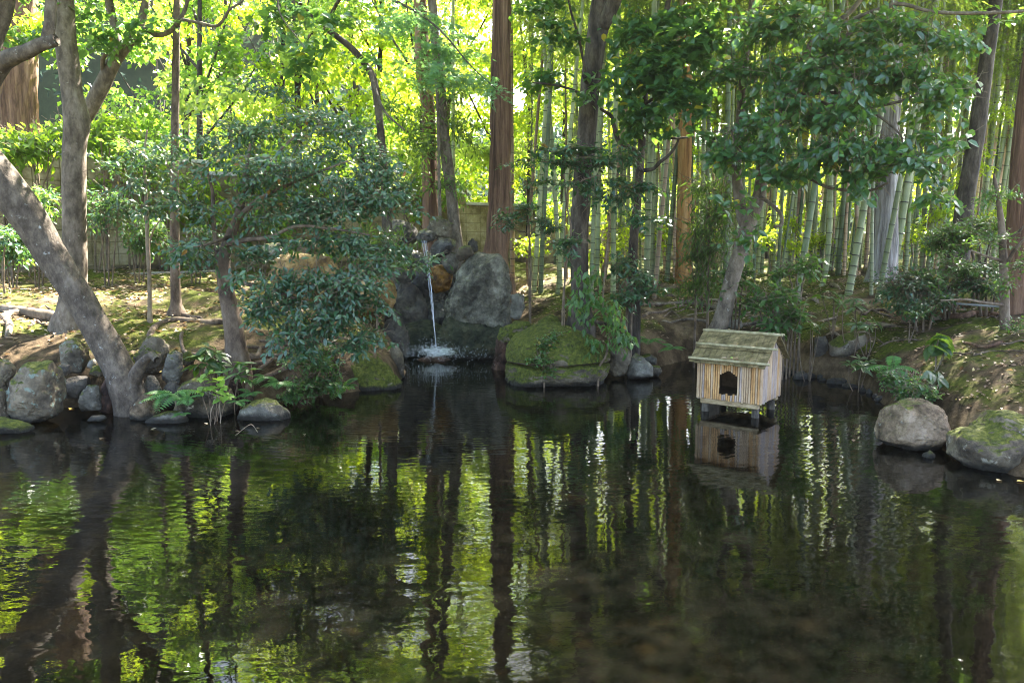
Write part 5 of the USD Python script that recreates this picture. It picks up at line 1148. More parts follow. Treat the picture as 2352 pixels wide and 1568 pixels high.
KINDS = {'g': ('culm_green', 'green'), 'd': ('culm_dark', 'dark'), 't': ('culm_tan', 'tan')}
# base (px, py), a higher place on the culm (px, py), width, colour, bend
CULMS = [(1177, 655, 1174, 100, 11, 't', 0), (1204, 662, 1246, 100, 8, 't', 1), (1226, 672, 1266, 60, 11, 'g', 0), (1243, 672, 1268, 60, 11, 'd', 0), (1290, 658, 1250, 120, 11, 'g', 0), (1279, 676, 1312, 300, 10, 'g', 0), (1302, 640, 1300, 200, 6, 't', 0),
         (1358, 680, 1372, 200, 10, 'g', 0), (1370, 640, 1386, 150, 12, 'g', 0), (1387, 640, 1448, 150, 11, 't', 0), (1408, 674, 1418, 100, 12, 'g', 0), (1420, 630, 1436, 100, 9, 'd', 0), (1486, 676, 1500, 60, 14, 'g', 0), (1497, 645, 1510, 60, 9, 'g', 0), (1502, 684, 1552, 150, 10, 't', 0),
         (1508, 650, 1540, 120, 11, 'g', 0), (1533, 645, 1572, 150, 11, 'd', 0), (1552, 635, 1545, 250, 9, 't', 0), (1607, 640, 1622, 60, 10, 'g', 0), (1619, 632, 1636, 60, 10, 'g', 0), (1666, 655, 1676, 60, 13, 'd', 0), (1675, 640, 1684, 200, 8, 'g', 0), (1737, 625, 1768, 250, 11, 'g', 0), (1750, 628, 1764, 200, 10, 'g', 0),
         (1730, 640, 1748, 200, 8, 'd', 0), (1779, 628, 1776, 200, 11, 'g', 0), (1780, 684, 1812, 250, 8, 'd', 0), (1790, 650, 1838, 330, 5, 'd', 0), (1802, 622, 1850, 180, 12, 'g', 0), (1814, 616, 1868, 180, 9, 't', 0), (1825, 692, 1910, 180, 15, 'd', 0), (1832, 618, 1858, 200, 9, 'd', 0), (1868, 612, 1850, 400, 9, 'g', 0),
         (1880, 612, 1926, 180, 12, 'g', 0), (1905, 654, 1910, 180, 12, 'g', 2), (1904, 605, 1922, 180, 10, 'g', 0), (1908, 606, 1992, 180, 13, 'g', 0), (1925, 632, 1960, 180, 11, 'd', 0), (1937, 632, 1958, 250, 8, 't', 0), (1945, 676, 2040, 180, 16, 'g', 0), (1930, 612, 1950, 180, 8, 'g', 0), (1974, 636, 1966, 450, 9, 't', 2), (1962, 620, 1994, 180, 8, 'g', 0),
         (2000, 678, 2012, 180, 8, 'g', 0), (2014, 692, 2110, 200, 12, 'g', 0), (2050, 632, 2130, 120, 17, 'g', 0), (2080, 622, 2110, 150, 9, 'g', 0), (2118, 618, 2134, 120, 11, 'g', 0), (2133, 618, 2162, 120, 11, 'g', 0), (2149, 612, 2172, 150, 9, 't', 0), (2164, 614, 2180, 120, 11, 'g', 0), (2176, 600, 2182, 150, 11, 'd', 0), (2188, 600, 2226, 150, 10, 'g', 0),
         (2206, 600, 2226, 200, 8, 'g', 0), (2244, 606, 2300, 150, 11, 'g', 0), (2258, 606, 2330, 150, 11, 'g', 0), (2276, 606, 2350, 120, 10, 'g', 0), (2300, 606, 2348, 120, 9, 'g', 0), (2320, 612, 2352, 250, 8, 't', 0), (1042, 600, 1040, 160, 10, 'g', -1), (1560, 620, 1590, 100, 7, 'g', 0), (1640, 620, 1652, 100, 7, 'g', 0), (1700, 615, 1722, 100, 8, 'g', 0), (1455, 640, 1462, 100, 8, 'g', 0), (1330, 630, 1322, 100, 8, 'g', 0), (1220, 630, 1222, 100, 6, 'd', 0)]
g = np.random.default_rng(404)
for k in range(72):                                          # thinner culms standing deeper in the grove
    x = 1370 + 960 * (k + g.uniform()) / 72
    CULMS.append((x, g.uniform(598, 618), x + (x - 1480) * 0.075 + g.normal() * 14, g.uniform(100, 200), float(g.uniform(5, 9)), str(g.choice(['g', 'g', 'd', 't'])), 0))
CULMS.sort(key=lambda c: c[0])
# landmarks that name the culms
MARKS = [(1150, 'the tall red-brown cedar'), (1332, 'the big dark forked trunk'), (1455, 'the brown twisting tree'), (1572, 'the orange-brown cedar'), (1690, 'the leaning big-leaved tree'), (2030, 'the silvery-grey cedar'), (2205, 'the leaning dark trunk')]
ORD = [f"{k}{'th' if 10 < k % 100 < 20 else {1: 'st', 2: 'nd', 3: 'rd'}.get(k % 10, 'th')}" for k in range(1, 90)]
PROTO = {}
count = {}
g = np.random.default_rng(77)
for px, py, qx, qy, w, kind, bend in CULMS:
    base = ground(px, py, far=14.5)
    Y = base[1]
    r_real = 0.5 * w * mpp(py, Y)
    top = at(qx, qy, Y + g.uniform(-0.25, 0.35))
    base[2] -= 0.03
    left = [m for m in MARKS if m[0] <= px]
    m = left[-1] if left else None
    size = 'thick ' if w >= 13 else 'thin ' if w <= 8 else ''
    lean = 'leaning right' if (qx - px) / (py - qy) > 0.13 else 'leaning left' if (qx - px) / (py - qy) < -0.03 else 'upright'
    key = (m[1] if m else None)
    count[key] = count.get(key, 0) + 1
    label = f'{size}{KINDS[kind][1]} bamboo {lean}, {ORD[count[key] - 1]} culm right of {key}' if key else f'{size}{KINDS[kind][1]} bamboo behind the topmost waterfall rock'
    v = (kind, bend, len(count) % 2)
    M = bamboo_matrix(base, top - base, 1.0, 0.0)
    if v not in PROTO:
        PROTO[v] = bamboo_proto(label, KINDS[kind][0], 11.0 + 1.5 * (len(PROTO) % 3), 0.05, [0, 0.5, -0.4, 0.3][bend], len(PROTO) + 1)
        PROTO[v].SetCustomDataByKey('group', 'bamboo culms of the grove')
        sc = r_real / 0.05
        M[:3, :3] *= sc
        UsdGeom.Xformable(PROTO[v]).AddTransformOp().Set(Gf.Matrix4d(*[float(a) for a in M.T.ravel()]))
    else:
        M[:3, :3] *= r_real / 0.05
        if bend == 0:
            M[:3, :3] = M[:3, :3] @ np.array([[math.cos(a), -math.sin(a), 0] if k == 0 else [math.sin(a), math.cos(a), 0] if k == 1 else [0, 0, 1] for a in [g.uniform(0, 6.28)] for k in range(3)])
        copy_of(PROTO[v], matrix=M, label=label, group='bamboo culms of the grove')
# the grove goes on behind the wall
far_spots = []
for k in range(90):
    Y = g.uniform(16, 30)
    px = g.uniform(1200, 2420) if k < 70 else g.uniform(1850, 2420)
    far_spots.append((Y, px))
src = [p_ for (kk, b, _), p_ in PROTO.items() if b == 0]
for k, (Y, px) in enumerate(sorted(far_spots, key=lambda a: a[1])):
    q = at(px, 560, Y)
    q[2] = ground_z(q[0], q[1]) - 0.1
    sc = g.uniform(0.85, 1.25)
    M = bamboo_matrix(q, [0.09 + 0.1 * (px - 1500) / 900 + g.normal() * 0.05, g.normal() * 0.06, 1], sc, g.uniform(0, 6.28))
    copy_of(src[int(g.integers(len(src)))], matrix=M, label='pale bamboo beyond the wall, ' + next(('left of ' + n_ for x_, n_ in MARKS if px < x_), 'far right') , group='bamboo beyond the wall')

# ------------------------------------------------------------------ sunlit trees beyond the wall
SIDE = [('far left corner', -500), ('left of the sunlit thick cedar', 0)]
FAR = [(-420, 20, 480, 300), (460, 16.6, 500, 330), (700, 16.8, 500, 330), (850, 17.4, 500, 360), (980, 17.8, 500, 380), (420, 17.5, 470, 330), (540, 21, 480, 420), (640, 18, 480, 380), (760, 22, 460, 430), (860, 19, 470, 420), (980, 24, 470, 380), (1075, 27, 500, 300), (1215, 19, 480, 460), (1290, 22, 470, 480), (1400, 26, 470, 420), (1520, 24, 480, 400), (1640, 26, 480, 420), (1760, 24, 480, 400),
       (1900, 28, 490, 380), (2040, 26, 490, 420), (2180, 28, 490, 400), (2320, 26, 490, 420), (2460, 24, 490, 440), (620, 30, 470, 520), (900, 31, 470, 560), (1200, 32, 480, 560), (1850, 33, 480, 480), (2200, 34, 480, 520), (-300, 18, 480, 380), (480, 26, 480, 500), (700, 25, 480, 520), (820, 28, 480, 560), (1010, 20, 480, 470), (1120, 22, 480, 520), (390, 32, 480, 560), (1480, 32, 480, 540)]
g = np.random.default_rng(5)
NEARBY = [(42, 'the sunlit cedar at the far left'), (170, 'the pale forked tree'), (405, 'the slender straight tree'), (560, 'the camellia'), (870, 'the left-leaning maple'), (1010, 'the dark reddish trunk'), (1150, 'the tall red-brown cedar'), (1340, 'the big dark forked trunk'), (1475, 'the brown twisting tree'), (1573, 'the orange-brown cedar'), (1740, 'the leaning big-leaved tree'), (2038, 'the silvery-grey cedar'), (2240, 'the leaning dark trunk'), (2345, 'the right edge cedar')]
seen = {}
for k, (px, Y, py, h) in enumerate(FAR):
    near = min(NEARBY, key=lambda m: abs(m[0] - px))
    how = 'behind' if abs(near[0] - px) < 50 else 'right of' if px > near[0] else 'left of'
    where = f'{how} {near[1]}'
    seen[where] = seen.get(where, 0) + 1
    dist = 'tall far' if Y > 29 else 'sunlit' if Y > 18 else 'near sunlit'
    extra = '' if seen[where] == 1 else ', farther'
    t = thing('broadleaf_tree', f'{dist} tree beyond the wall {where}{extra}', 'tree', group='sunlit trees beyond the wall')
    b = at(px, 600, Y)
    b[2] = ground_z(b[0], b[1]) - 0.2
    topz = at(px, py - h, Y)[2] + 4.5
    lean_ = g.normal() * 0.4
    ht = topz - b[2]
    obj('trunk', tube(np.array([[b[0], b[1], b[2], 0.085], [b[0] + lean_ * 0.4, b[1], b[2] + ht * 0.4, 0.06], [b[0] + lean_, b[1], b[2] + ht * 0.9, 0.02]]), sides=9, lump=0.1), 'bark_dark', t, smooth=True)
    for q in range(4):
        a = g.uniform(0, 6.28)
        z0 = b[2] + ht * g.uniform(0.25, 0.6)
        fr = (z0 - b[2]) / ht
        s_ = np.array([b[0] + lean_ * fr, b[1], z0])
        e_ = s_ + [math.cos(a) * 1.6, math.sin(a) * 1.6, ht * 0.25]
        obj('branch', tube(np.array([[*s_, 0.03], [*((s_ + e_) / 2 + [0, 0, -0.15]), 0.022], [*e_, 0.008]]), sides=6), 'bark_dark', t, smooth=True)
    cl = []
    s = mpp(500, Y)
    for q in range(17):
        cz = b[2] + ht * (g.uniform(0.1, 0.98))
        cyp = CY - FPX * math.tan(math.atan2(cz - CAM_H, Y) + PITCH)
        cl.append((px + g.normal() * 1.35 / s, cyp, Y + g.normal() * 1.2, g.uniform(0.7, 1.4) / s, g.uniform(0.35, 0.7) / s, g.uniform(0.6, 1.0), 38))
    L = 0.15 if Y < 25 else 0.2
    add_leaves(t, 'crown', ['leaf_far', 'leaf_far_deep', 'leaf_far', 'leaf_far_pale'][k % 4], cl, L, 8, DIAMOND, 200 + k, width=1.4, sag=0.3, jitter=0.6, droop=0.3)

# ------------------------------------------------------------------ shrubs and small plants
def shrub(name, label, stems, clumps, leaf, L, per, shape, seed, cat='shrub', stem_mat='twig', group=None, **kw):
    t = thing(name, label, cat, group=group)
    for s in stems:
        Y = None
        pts = []
        first = s[0]
        Y0 = first[2] if len(first) == 4 else ground(first[0], first[1])[1]
        spec = [(q[0], q[1], q[2], q[3]) if len(q) == 4 else (q[0], q[1], Y0, q[2]) for q in s]
        p_ = limb(spec)
        e = p_[0].copy()
        e[2] = min(ground_z(e[0], e[1]), e[2]) - 0.05
        obj('stem', tube(np.vstack([e, p_]), sides=6, lump=0.05), stem_mat, t, smooth=True)
    if clumps:
        add_leaves(t, 'foliage', leaf, clumps, L, per, shape, seed, **kw)
    return t


# tall lime-leaved shrubs in front of the wall, one after the other
LIME = [(20, 636, 345, 70, 'far left, in front of the sunlit cedar'), (105, 640, 340, 60, 'just left of the forked tree'), (235, 636, 330, 60, 'just right of the forked tree'), (310, 632, 360, 50, 'left of the thin bare sapling'), (380, 630, 450, 60, 'between the sapling and the slender tree'), (470, 628, 470, 60, 'right of the slender tree'), (600, 624, 420, 70, 'behind the camellia'), (720, 622, 430, 80, 'right of the camellia trunk'), (950, 620, 430, 70, 'left of the dark reddish trunk')]
g = np.random.default_rng(61)
for k, (px, py, cy_, rx, where) in enumerate(LIME):
    Y = float(np.interp(px, [0, 150, 1090], [12.2, 12.9, 17.6])) - 0.3
    stems = []
    for q in range(5):
        x0, x1 = px + g.normal() * 14, px + g.normal() * rx * 0.7
        stems.append([(x0, py, Y, 5), ((x0 * 1.6 + x1 * 0.4) / 2 + g.normal() * 8, (py * 1.2 + cy_ * 0.8) / 2, Y, 4), (x1, cy_ + g.normal() * 20, Y + g.normal() * 0.2, 2.5)])
    shrub('wall_shrub', f'lime-leaved leggy shrub before the block wall, {where}', stems, [(px, cy_, Y, rx, 50, 0.45, 60), (px + g.normal() * 20, cy_ - 40, Y + 0.2, rx, 34, 0.4, 40), (px + g.normal() * 30, cy_ + 110, Y, rx * 0.8, 60, 0.3, 22)], 'leaf_lime', 0.14, 6, OVATE, 300 + k, group='leggy shrubs along the wall', sag=0.35, jitter=0.4, droop=0.35, twigs='twig')

DARK = [(90, 470, 11.2, 80, 44, 'dark leafy shrub hanging behind the leaning trunk'), (250, 480, 11.0, 60, 60, 'dark leafy shrub right of the forked tree before the wall'), (320, 540, 11.4, 60, 50, 'low dark shrub left of the bare sapling before the wall'), (450, 560, 11.2, 50, 50, 'low dark shrub right of the slender tree'), (30, 560, 10.6, 60, 40, 'dark shrub at the left frame edge before the wall')]
for k, (x, y, Y, rx, ry, lab) in enumerate(DARK):
    shrub('understory_shrub', lab, [[(x + q * 8, 655, Y, 4), (x + q * 14, (655 + y) / 2, Y, 3), (x + q * 22, y, Y, 2)] for q in (-1, 0, 1)], [(x, y, Y, rx, ry, 0.4, 60), (x + 20, y - 20, Y, rx * 0.8, ry * 0.7, 0.4, 30), (x - 16, y + 24, Y, rx * 0.8, ry * 0.7, 0.4, 24)], 'leaf_camellia' if k % 2 else 'leaf_shrub', 0.085, 7, OVATE, 430 + k, sag=0.3, droop=0.3, twigs='twig')
GROVE = [(1225, 560, 13.5, 'left of the big dark forked trunk'), (1395, 570, 13.8, 'right of the big dark forked trunk'), (1520, 560, 14.2, 'left of the orange-brown cedar'), (1630, 540, 13.6, 'right of the orange-brown cedar'), (1780, 560, 14.0, 'behind the leaning big-leaved tree'), (1900, 555, 14.4, 'left of the silvery-grey cedar'), (2110, 545, 13.8, 'right of the silvery-grey cedar'), (2260, 540, 13.2, 'right of the leaning dark trunk')]
for k, (x, y, Y, lab) in enumerate(GROVE):
    shrub('grove_undergrowth', 'lime undergrowth between the bamboo culms, ' + lab, [[(x + q * 10, 625, Y, 3), (x + q * 18, y, Y, 2)] for q in (-1, 1)], [(x, y, Y, 60, 44, 0.5, 44), (x + 40, y - 70, Y + 0.4, 56, 50, 0.5, 34), (x - 30, y - 160, Y + 0.8, 60, 60, 0.6, 34), (x + 20, y - 270, Y + 0.8, 60, 60, 0.6, 30)], 'leaf_far', 0.09, 8, DIAMOND, 450 + k, sag=0.3, droop=0.3, width=1.2)

shrub('narrow_leaf_bush', 'bush with long narrow drooping leaves above the golden boulder', [[(866, 700, 9.2, 7), (864, 620, 8.9, 6), (862, 570, 8.7, 4)]], [(850, 562, 8.6, 50, 20, 0.25, 40), (880, 580, 8.6, 40, 16, 0.2, 24), (890, 556, 8.7, 30, 16, 0.2, 16)], 'leaf_narrow', 0.13, 9, BLADE, 320, width=1.1, sag=0.3, droop=0.5)
shrub('low_shrub', 'low glossy shrub spilling over the water left of the green-flanked boulder', [[(735, 905, 7.95, 8), (730, 860, 7.9, 6), (715, 830, 7.8, 4)], [(740, 905, 7.95, 7), (770, 850, 7.8, 5), (790, 835, 7.7, 3)], [(728, 905, 7.95, 7), (690, 870, 7.7, 5), (670, 850, 7.6, 3)]],
      [(700, 840, 7.7, 44, 26, 0.25, 34), (760, 838, 7.7, 44, 24, 0.25, 34), (690, 880, 7.55, 44, 26, 0.25, 40), (740, 880, 7.6, 50, 26, 0.25, 40), (770, 870, 7.7, 36, 22, 0.2, 20), (680, 910, 7.45, 36, 16, 0.2, 24), (730, 800, 7.7, 40, 20, 0.2, 16)], 'leaf_shrub', 0.058, 8, OVATE, 321, single=120, sag=0.15, jitter=0.4, width=1.25, twigs='twig')


def whorl_plant(name, label, spots, leaf, L, count, seed, shape=LONG, stem_mat='twig', width=1.0, cat='plant', foot=None, droop=0.35, tone=(0.1, 0.7)):
    """A small plant of leaf whorls on thin stems: every leaf is a part"""
    g = np.random.default_rng(seed)
    t = thing(name, label, cat)
    for k, (px, py, Y) in enumerate(spots):
        c = at(px, py, Y)
        fx, fy = foot if foot else (px, py + 40)
        b = np.array([at(fx, fy, Y)[0], Y, 0])
        b[2] = min(ground_z(b[0], b[1]), at(fx, fy, Y)[2]) - 0.03
        mid_ = (b + c) / 2 + [g.normal() * 0.02, g.normal() * 0.02, 0]
        obj('stem', tube(np.array([[*b, 0.006], [*mid_, 0.005], [*c, 0.0035]]), sides=6), stem_mat, t, smooth=True)
        q = twig_leaves(np.array([c]), np.array([[g.normal() * 0.25, -0.15 + g.normal() * 0.2, 1.0]]), count, L, g, whorl=True, droop=droop)
        v, tf = place_leaves(q[0], q[1], q[2], q[3], shape, width)
        for j in range(len(v)):
            obj('leaf', (v[j], tf), leaf, t, tone=np.full(len(v[j]), g.uniform(*tone)))
    return t


whorl_plant('rhododendron', 'dark whorled rhododendron standing left of the camellia trunk foot', [(478, 800, 7.4), (462, 818, 7.35), (496, 812, 7.4), (474, 836, 7.3), (500, 838, 7.35), (456, 842, 7.3)], 'leaf_narrow', 0.16, 9, 330, width=1.35, foot=(480, 870))
whorl_plant('rhododendron', 'whorled rhododendron right in front of the camellia trunk foot', [(552, 836, 7.25), (572, 850, 7.2), (548, 862, 7.15), (566, 872, 7.15), (538, 846, 7.25)], 'leaf_shrub', 0.13, 8, 331, width=1.4, foot=(556, 905))
whorl_plant('seedling', 'bright lime-green seedling growing on the large mossy boulder', [(484, 858, 6.95), (466, 872, 6.9), (500, 876, 6.9), (478, 892, 6.85), (512, 890, 6.85), (520, 908, 6.8), (462, 900, 6.85), (506, 916, 6.8)], 'leaf_bright', 0.1, 6, 332, shape=OVATE, width=1.25, foot=(488, 936), droop=0.25)
shrub('hanging_twig', 'thin bare root hanging from the bright seedling into the water', [[(503, 915, 6.78, 2), (490, 930, 6.75, 2), (484, 950, 6.72, 2), (483, 985, 6.7, 1.5)]], [], None, 0, 0, None, 0, cat='twig', stem_mat='twig_pale')


def fern(label, px, py, Y, L, n, seed, spread=1.0, face=-0.5, group=None):
    """A fern of arching fronds; each frond a part"""
    g = np.random.default_rng(seed)
    c = at(px, py, Y)
    t = thing('fern', label, 'fern', group=group)
    for k in range(n):
        a = (k + 0.5) / n * math.pi * 2 * spread + g.normal() * 0.25
        d = unit(np.array([math.cos(a), math.sin(a) * 0.7 + face, 0.35 + g.uniform(-0.2, 0.25)]))
        ln = L * g.uniform(0.75, 1.1)
        m = 13
        s = np.linspace(0, 1, m)
        spine = c + d * (s * ln)[:, None] - np.array([0, 0, 1]) * (0.45 * ln * s ** 2)[:, None]
        tan = unit(np.gradient(spine, axis=0))
        side = unit(np.cross(tan, [0, 0, 1]))
        up = np.cross(side, tan)
        ps, ds, ns, sz = [], [], [], []
        for i_ in range(1, m):
            w = math.sin(math.pi * min(1.0, 0.12 + 0.88 * s[i_]) ** 0.8) ** 0.8
            for sg in (-1, 1):
                ps.append(spine[i_])
                ds.append(side[i_] * sg + tan[i_] * 0.45 - np.array([0, 0, 0.1]))
                ns.append(up[i_])
                sz.append(ln * 0.33 * w + 0.006)
        v, tf = place_leaves(np.array(ps), np.array(ds), np.array(ns), np.array(sz), DIAMOND, 0.62)
        mm, tn = join_leaves(v, tf, g.uniform(0.2, 0.8, len(v)))
        st = tube(np.column_stack([spine, np.linspace(0.003, 0.001, m)]), sides=4, n=m)
        vv, ff = cat_mesh([mm, st])
        obj('frond', (vv, ff), 'leaf_fern', t, tone=np.concatenate([tn, np.full(len(st[0]), 0.3)]))
    return t


fern('large fern on the dark stones left of the mossy boulder', 398, 905, 6.95, 0.3, 7, 340)
fern('small fern hanging on the left face of the large mossy boulder', 432, 915, 6.8, 0.17, 5, 341)
fern('fern at the waterline below the camellia root clump', 576, 902, 7.15, 0.16, 5, 342)
fern('fern among the camellia roots, upper one', 606, 866, 7.3, 0.16, 5, 343)
fern('fern beside the low glossy shrub, right of the camellia roots', 640, 878, 7.3, 0.19, 6, 344)
fern('tiny fern left of the flat-topped grey stone', 546, 921, 7.0, 0.13, 4, 345)
fern('fern at the water edge below the green-flanked mossy boulder', 785, 890, 7.9, 0.25, 6, 346)
fern('tiny fern on the low flat slab in the left shallows', 418, 950, 6.75, 0.09, 4, 347)
fern('left fern on the bank behind the cracked boulder', 1448, 778, 9.7, 0.25, 6, 348)
fern('middle fern on the bank behind the grey stones', 1494, 780, 9.7, 0.2, 5, 349)
fern('right fern on the bank left of the duck house', 1543, 798, 9.5, 0.2, 5, 350)
fern('feathery fern above the feathery shrub on the right bank', 2050, 845, 6.9, 0.26, 6, 351)
fern('small fern on the mossy slope behind the right boulders', 2128, 865, 6.7, 0.12, 4, 352)

shrub('climbing_shrub', 'small blue-green shrub growing from the crack of the mossy boulder', [[(1250, 858, 8.45, 4), (1252, 820, 8.42, 3), (1262, 775, 8.45, 2)], [(1250, 858, 8.45, 3), (1240, 830, 8.4, 2), (1232, 800, 8.4, 2)]], [(1252, 790, 8.4, 24, 24, 0.12, 34), (1242, 825, 8.38, 28, 24, 0.12, 34), (1262, 850, 8.35, 26, 18, 0.12, 22), (1275, 770, 8.45, 16, 14, 0.1, 12)], 'leaf_shrub', 0.034, 8, ROUND, 360, single=60, twigs='twig')
shrub('young_tree', 'young tree with hanging pointed leaves before the big dark trunk', [[(1375, 850, 8.55, 6), (1392, 815, 8.55, 5), (1398, 760, 8.6, 5), (1385, 700, 8.6, 4), (1388, 640, 8.7, 4), (1395, 560, 8.7, 3), (1400, 490, 8.7, 2)]], [(1345, 640, 8.6, 40, 24, 0.2, 11), (1325, 690, 8.5, 36, 30, 0.2, 12), (1390, 700, 8.5, 46, 30, 0.2, 14), (1405, 745, 8.5, 50, 20, 0.2, 13), (1430, 780, 8.5, 30, 26, 0.15, 10), (1340, 740, 8.5, 26, 24, 0.15, 6), (1360, 790, 8.4, 30, 14, 0.15, 6)], 'leaf_shrub', 0.105, 5, LONG, 361, cat='tree', single=120, width=1.5, sag=0.6, droop=0.6)
shrub('layered_shrub', 'dark layered shrub on a thin black stem before the big dark trunk', [[(1292, 725, 8.9, 5), (1298, 640, 8.9, 4.5), (1308, 560, 8.9, 4.5), (1311, 520, 8.9, 4), (1300, 460, 8.9, 3.5), (1296, 400, 8.9, 3)], [(1300, 470, 8.9, 3), (1330, 420, 8.8, 3), (1400, 400, 8.7, 2), (1460, 410, 8.7, 2)]],
      [(1330, 345, 8.9, 50, 16, 0.3, 30), (1300, 375, 8.9, 60, 14, 0.3, 26), (1390, 370, 8.8, 60, 16, 0.3, 34), (1440, 360, 8.8, 50, 16, 0.3, 24), (1360, 420, 8.8, 70, 14, 0.3, 34), (1450, 435, 8.7, 50, 14, 0.3, 26), (1490, 428, 8.7, 30, 12, 0.2, 14), (1410, 455, 8.7, 60, 10, 0.3, 22), (1250, 350, 9.0, 60, 14, 0.3, 20), (1470, 500, 8.7, 50, 16, 0.3, 26), (1510, 505, 8.7, 24, 10, 0.2, 10), (1335, 555, 8.7, 44, 12, 0.25, 26), (1300, 580, 8.7, 26, 8, 0.2, 10)], 'leaf_camellia', 0.085, 7, OVATE, 362, single=100, flat=0.9, sag=0.1, twigs='twig')
shrub('glinting_shrub', 'thin shrub with glinting small leaves before the red-brown cedar foot', [[(1218, 705, 10.3, 5), (1219, 620, 10.3, 4), (1217, 560, 10.3, 4), (1214, 500, 10.3, 3)], [(1217, 560, 10.3, 3), (1190, 530, 10.2, 2.5), (1160, 520, 10.1, 2)], [(1217, 550, 10.3, 3), (1250, 520, 10.2, 2), (1280, 530, 10.1, 2)]], [(1175, 498, 10.2, 34, 8, 0.25, 20), (1210, 478, 10.3, 36, 10, 0.25, 22), (1235, 510, 10.2, 40, 10, 0.25, 26), (1170, 520, 10.1, 26, 8, 0.2, 12), (1225, 420, 10.3, 50, 16, 0.3, 24), (1260, 530, 10.1, 26, 8, 0.2, 12), (1190, 380, 10.3, 36, 14, 0.3, 12)], 'leaf_camellia', 0.075, 7, OVATE, 363, flat=0.9, twigs='twig')
shrub('grove_shrub', 'broad shrub of small green leaves at the foot of the bamboo', [[(1440, 700, 9.3, 5), (1438, 640, 9.3, 4)], [(1452, 700, 9.3, 5), (1470, 640, 9.2, 4)]], [(1430, 610, 9.2, 44, 30, 0.3, 34), (1470, 640, 9.1, 44, 34, 0.3, 40), (1440, 680, 9.1, 44, 30, 0.3, 30), (1500, 670, 9.1, 30, 16, 0.2, 16)], 'leaf_camellia', 0.08, 7, OVATE, 364, twigs='twig', sag=0.3)
shrub('yew_sapling', 'narrow-leaved yew-like sapling standing left of the dark green bamboo', [[(1625, 740, 9.6, 6), (1627, 640, 9.6, 5), (1628, 540, 9.6, 4), (1630, 440, 9.6, 3)], [(1598, 700, 9.8, 5), (1600, 620, 9.8, 4), (1604, 540, 9.8, 3)]], [(1626, 440, 9.6, 34, 30, 0.3, 26), (1640, 500, 9.6, 36, 34, 0.3, 34), (1612, 540, 9.6, 34, 34, 0.3, 34), (1640, 580, 9.6, 34, 34, 0.3, 30), (1600, 600, 9.7, 30, 34, 0.3, 26), (1620, 650, 9.6, 34, 20, 0.3, 20), (1590, 660, 9.7, 30, 20, 0.3, 14), (1650, 440, 9.6, 24, 24, 0.2, 12)], 'leaf_narrow', 0.12, 9, BLADE, 365, cat='tree', width=1.3, sag=0.4, droop=0.5, twigs='twig')
for k, (x, y, rx, ry, lab) in enumerate([(1690, 640, 40, 34, 'pale green airy shrub right behind the duck house roof'), (1760, 690, 50, 34, 'broad-leaved pale shrub right of the leaning big-leaved trunk'), (1830, 620, 50, 30, 'twiggy pale shrub before the middle of the bamboo grove'), (1800, 730, 34, 30, 'drooping pale shrub at the top of the bank above the duck house')]):
    Y = 9.1 - 0.15 * (k % 2)
    shrub('bank_shrub', lab, [[(x + q * 9, y + 70, Y, 4), (x + q * 16, y + 20, Y, 3), (x + q * 24, y - 20, Y, 2)] for q in (-1, 0, 1)], [(x, y, Y, rx, ry, 0.35, 30), (x + 20, y - 14, Y - 0.1, rx * 0.8, ry * 0.7, 0.3, 16), (x - 26, y + 14, Y - 0.1, rx * 0.7, ry * 0.6, 0.3, 14)], 'leaf_shrub', 0.1 if k % 2 else 0.085, 6, OVATE, 370 + k, sag=0.3, twigs='twig_pale', single=50, width=1.2)
WH = [((1912, 672, 9.3), 'whorled plant with narrow dark leaves highest on the right bank slope', (1915, 720)), ((1960, 690, 8.9), 'broad whorl of narrow leaves on a tall thin stem above the right bank', (1958, 836)), ((1990, 735, 8.7), 'low whorl of narrow leaves behind the broad sloping slab', (1992, 770)), ((1862, 742, 8.9), 'small whorled plant right of the drooping pale shrub', (1862, 780)), ((1975, 828, 8.3), 'dark whorled seedling near the waterline below the sloping slab', (1975, 862)), ((2090, 722, 8.3), 'whorl of narrow leaves in front of the mossy cedar root', (2088, 760))]
for k, (s, lab, ft) in enumerate(WH):
    whorl_plant('whorled_plant', lab, [s, (s[0] + 22, s[1] + 8, s[2] - 0.05), (s[0] - 24, s[1] + 10, s[2] - 0.05), (s[0] + 4, s[1] + 16, s[2] - 0.1)] if k < 5 else [s, (s[0] + 20, s[1] + 4, s[2])], 'leaf_narrow', 0.13, 10, 380 + k, width=1.1, foot=ft)
whorl_plant('aucuba_plant', 'large-leaved plant on a crooked pale stem above the warm tan boulder', [(2155, 780, 7.0), (2140, 795, 6.95), (2172, 800, 6.95), (2160, 770, 7.05)], 'leaf_narrow', 0.15, 7, 390, width=1.9, foot=(2148, 850), stem_mat='twig_pale', tone=(0.0, 0.4), droop=0.9)
whorl_plant('aucuba_plant', 'lower large-leaved plant leaning over just behind the warm tan boulder', [(2140, 855, 6.5), (2155, 868, 6.45), (2128, 862, 6.5)], 'leaf_narrow', 0.13, 6, 391, droop=0.8, tone=(0.0, 0.3), width=1.8, foot=(2122, 915), stem_mat='twig_pale')
shrub('feathery_shrub', 'feathery small-leaved shrub overhanging the water left of the warm tan boulder', [[(2080, 918, 6.6, 5), (2070, 880, 6.7, 4), (2040, 855, 6.8, 3)], [(2082, 918, 6.6, 4), (2090, 880, 6.6, 3), (2100, 850, 6.7, 2)]], [(2040, 860, 6.75, 30, 20, 0.2, 34), (2075, 870, 6.7, 34, 24, 0.2, 44), (2070, 900, 6.55, 34, 18, 0.15, 34), (2105, 890, 6.5, 26, 20, 0.15, 22)], 'leaf_shrub', 0.03, 9, ROUND, 392, twigs='twig_pale', width=1.0)
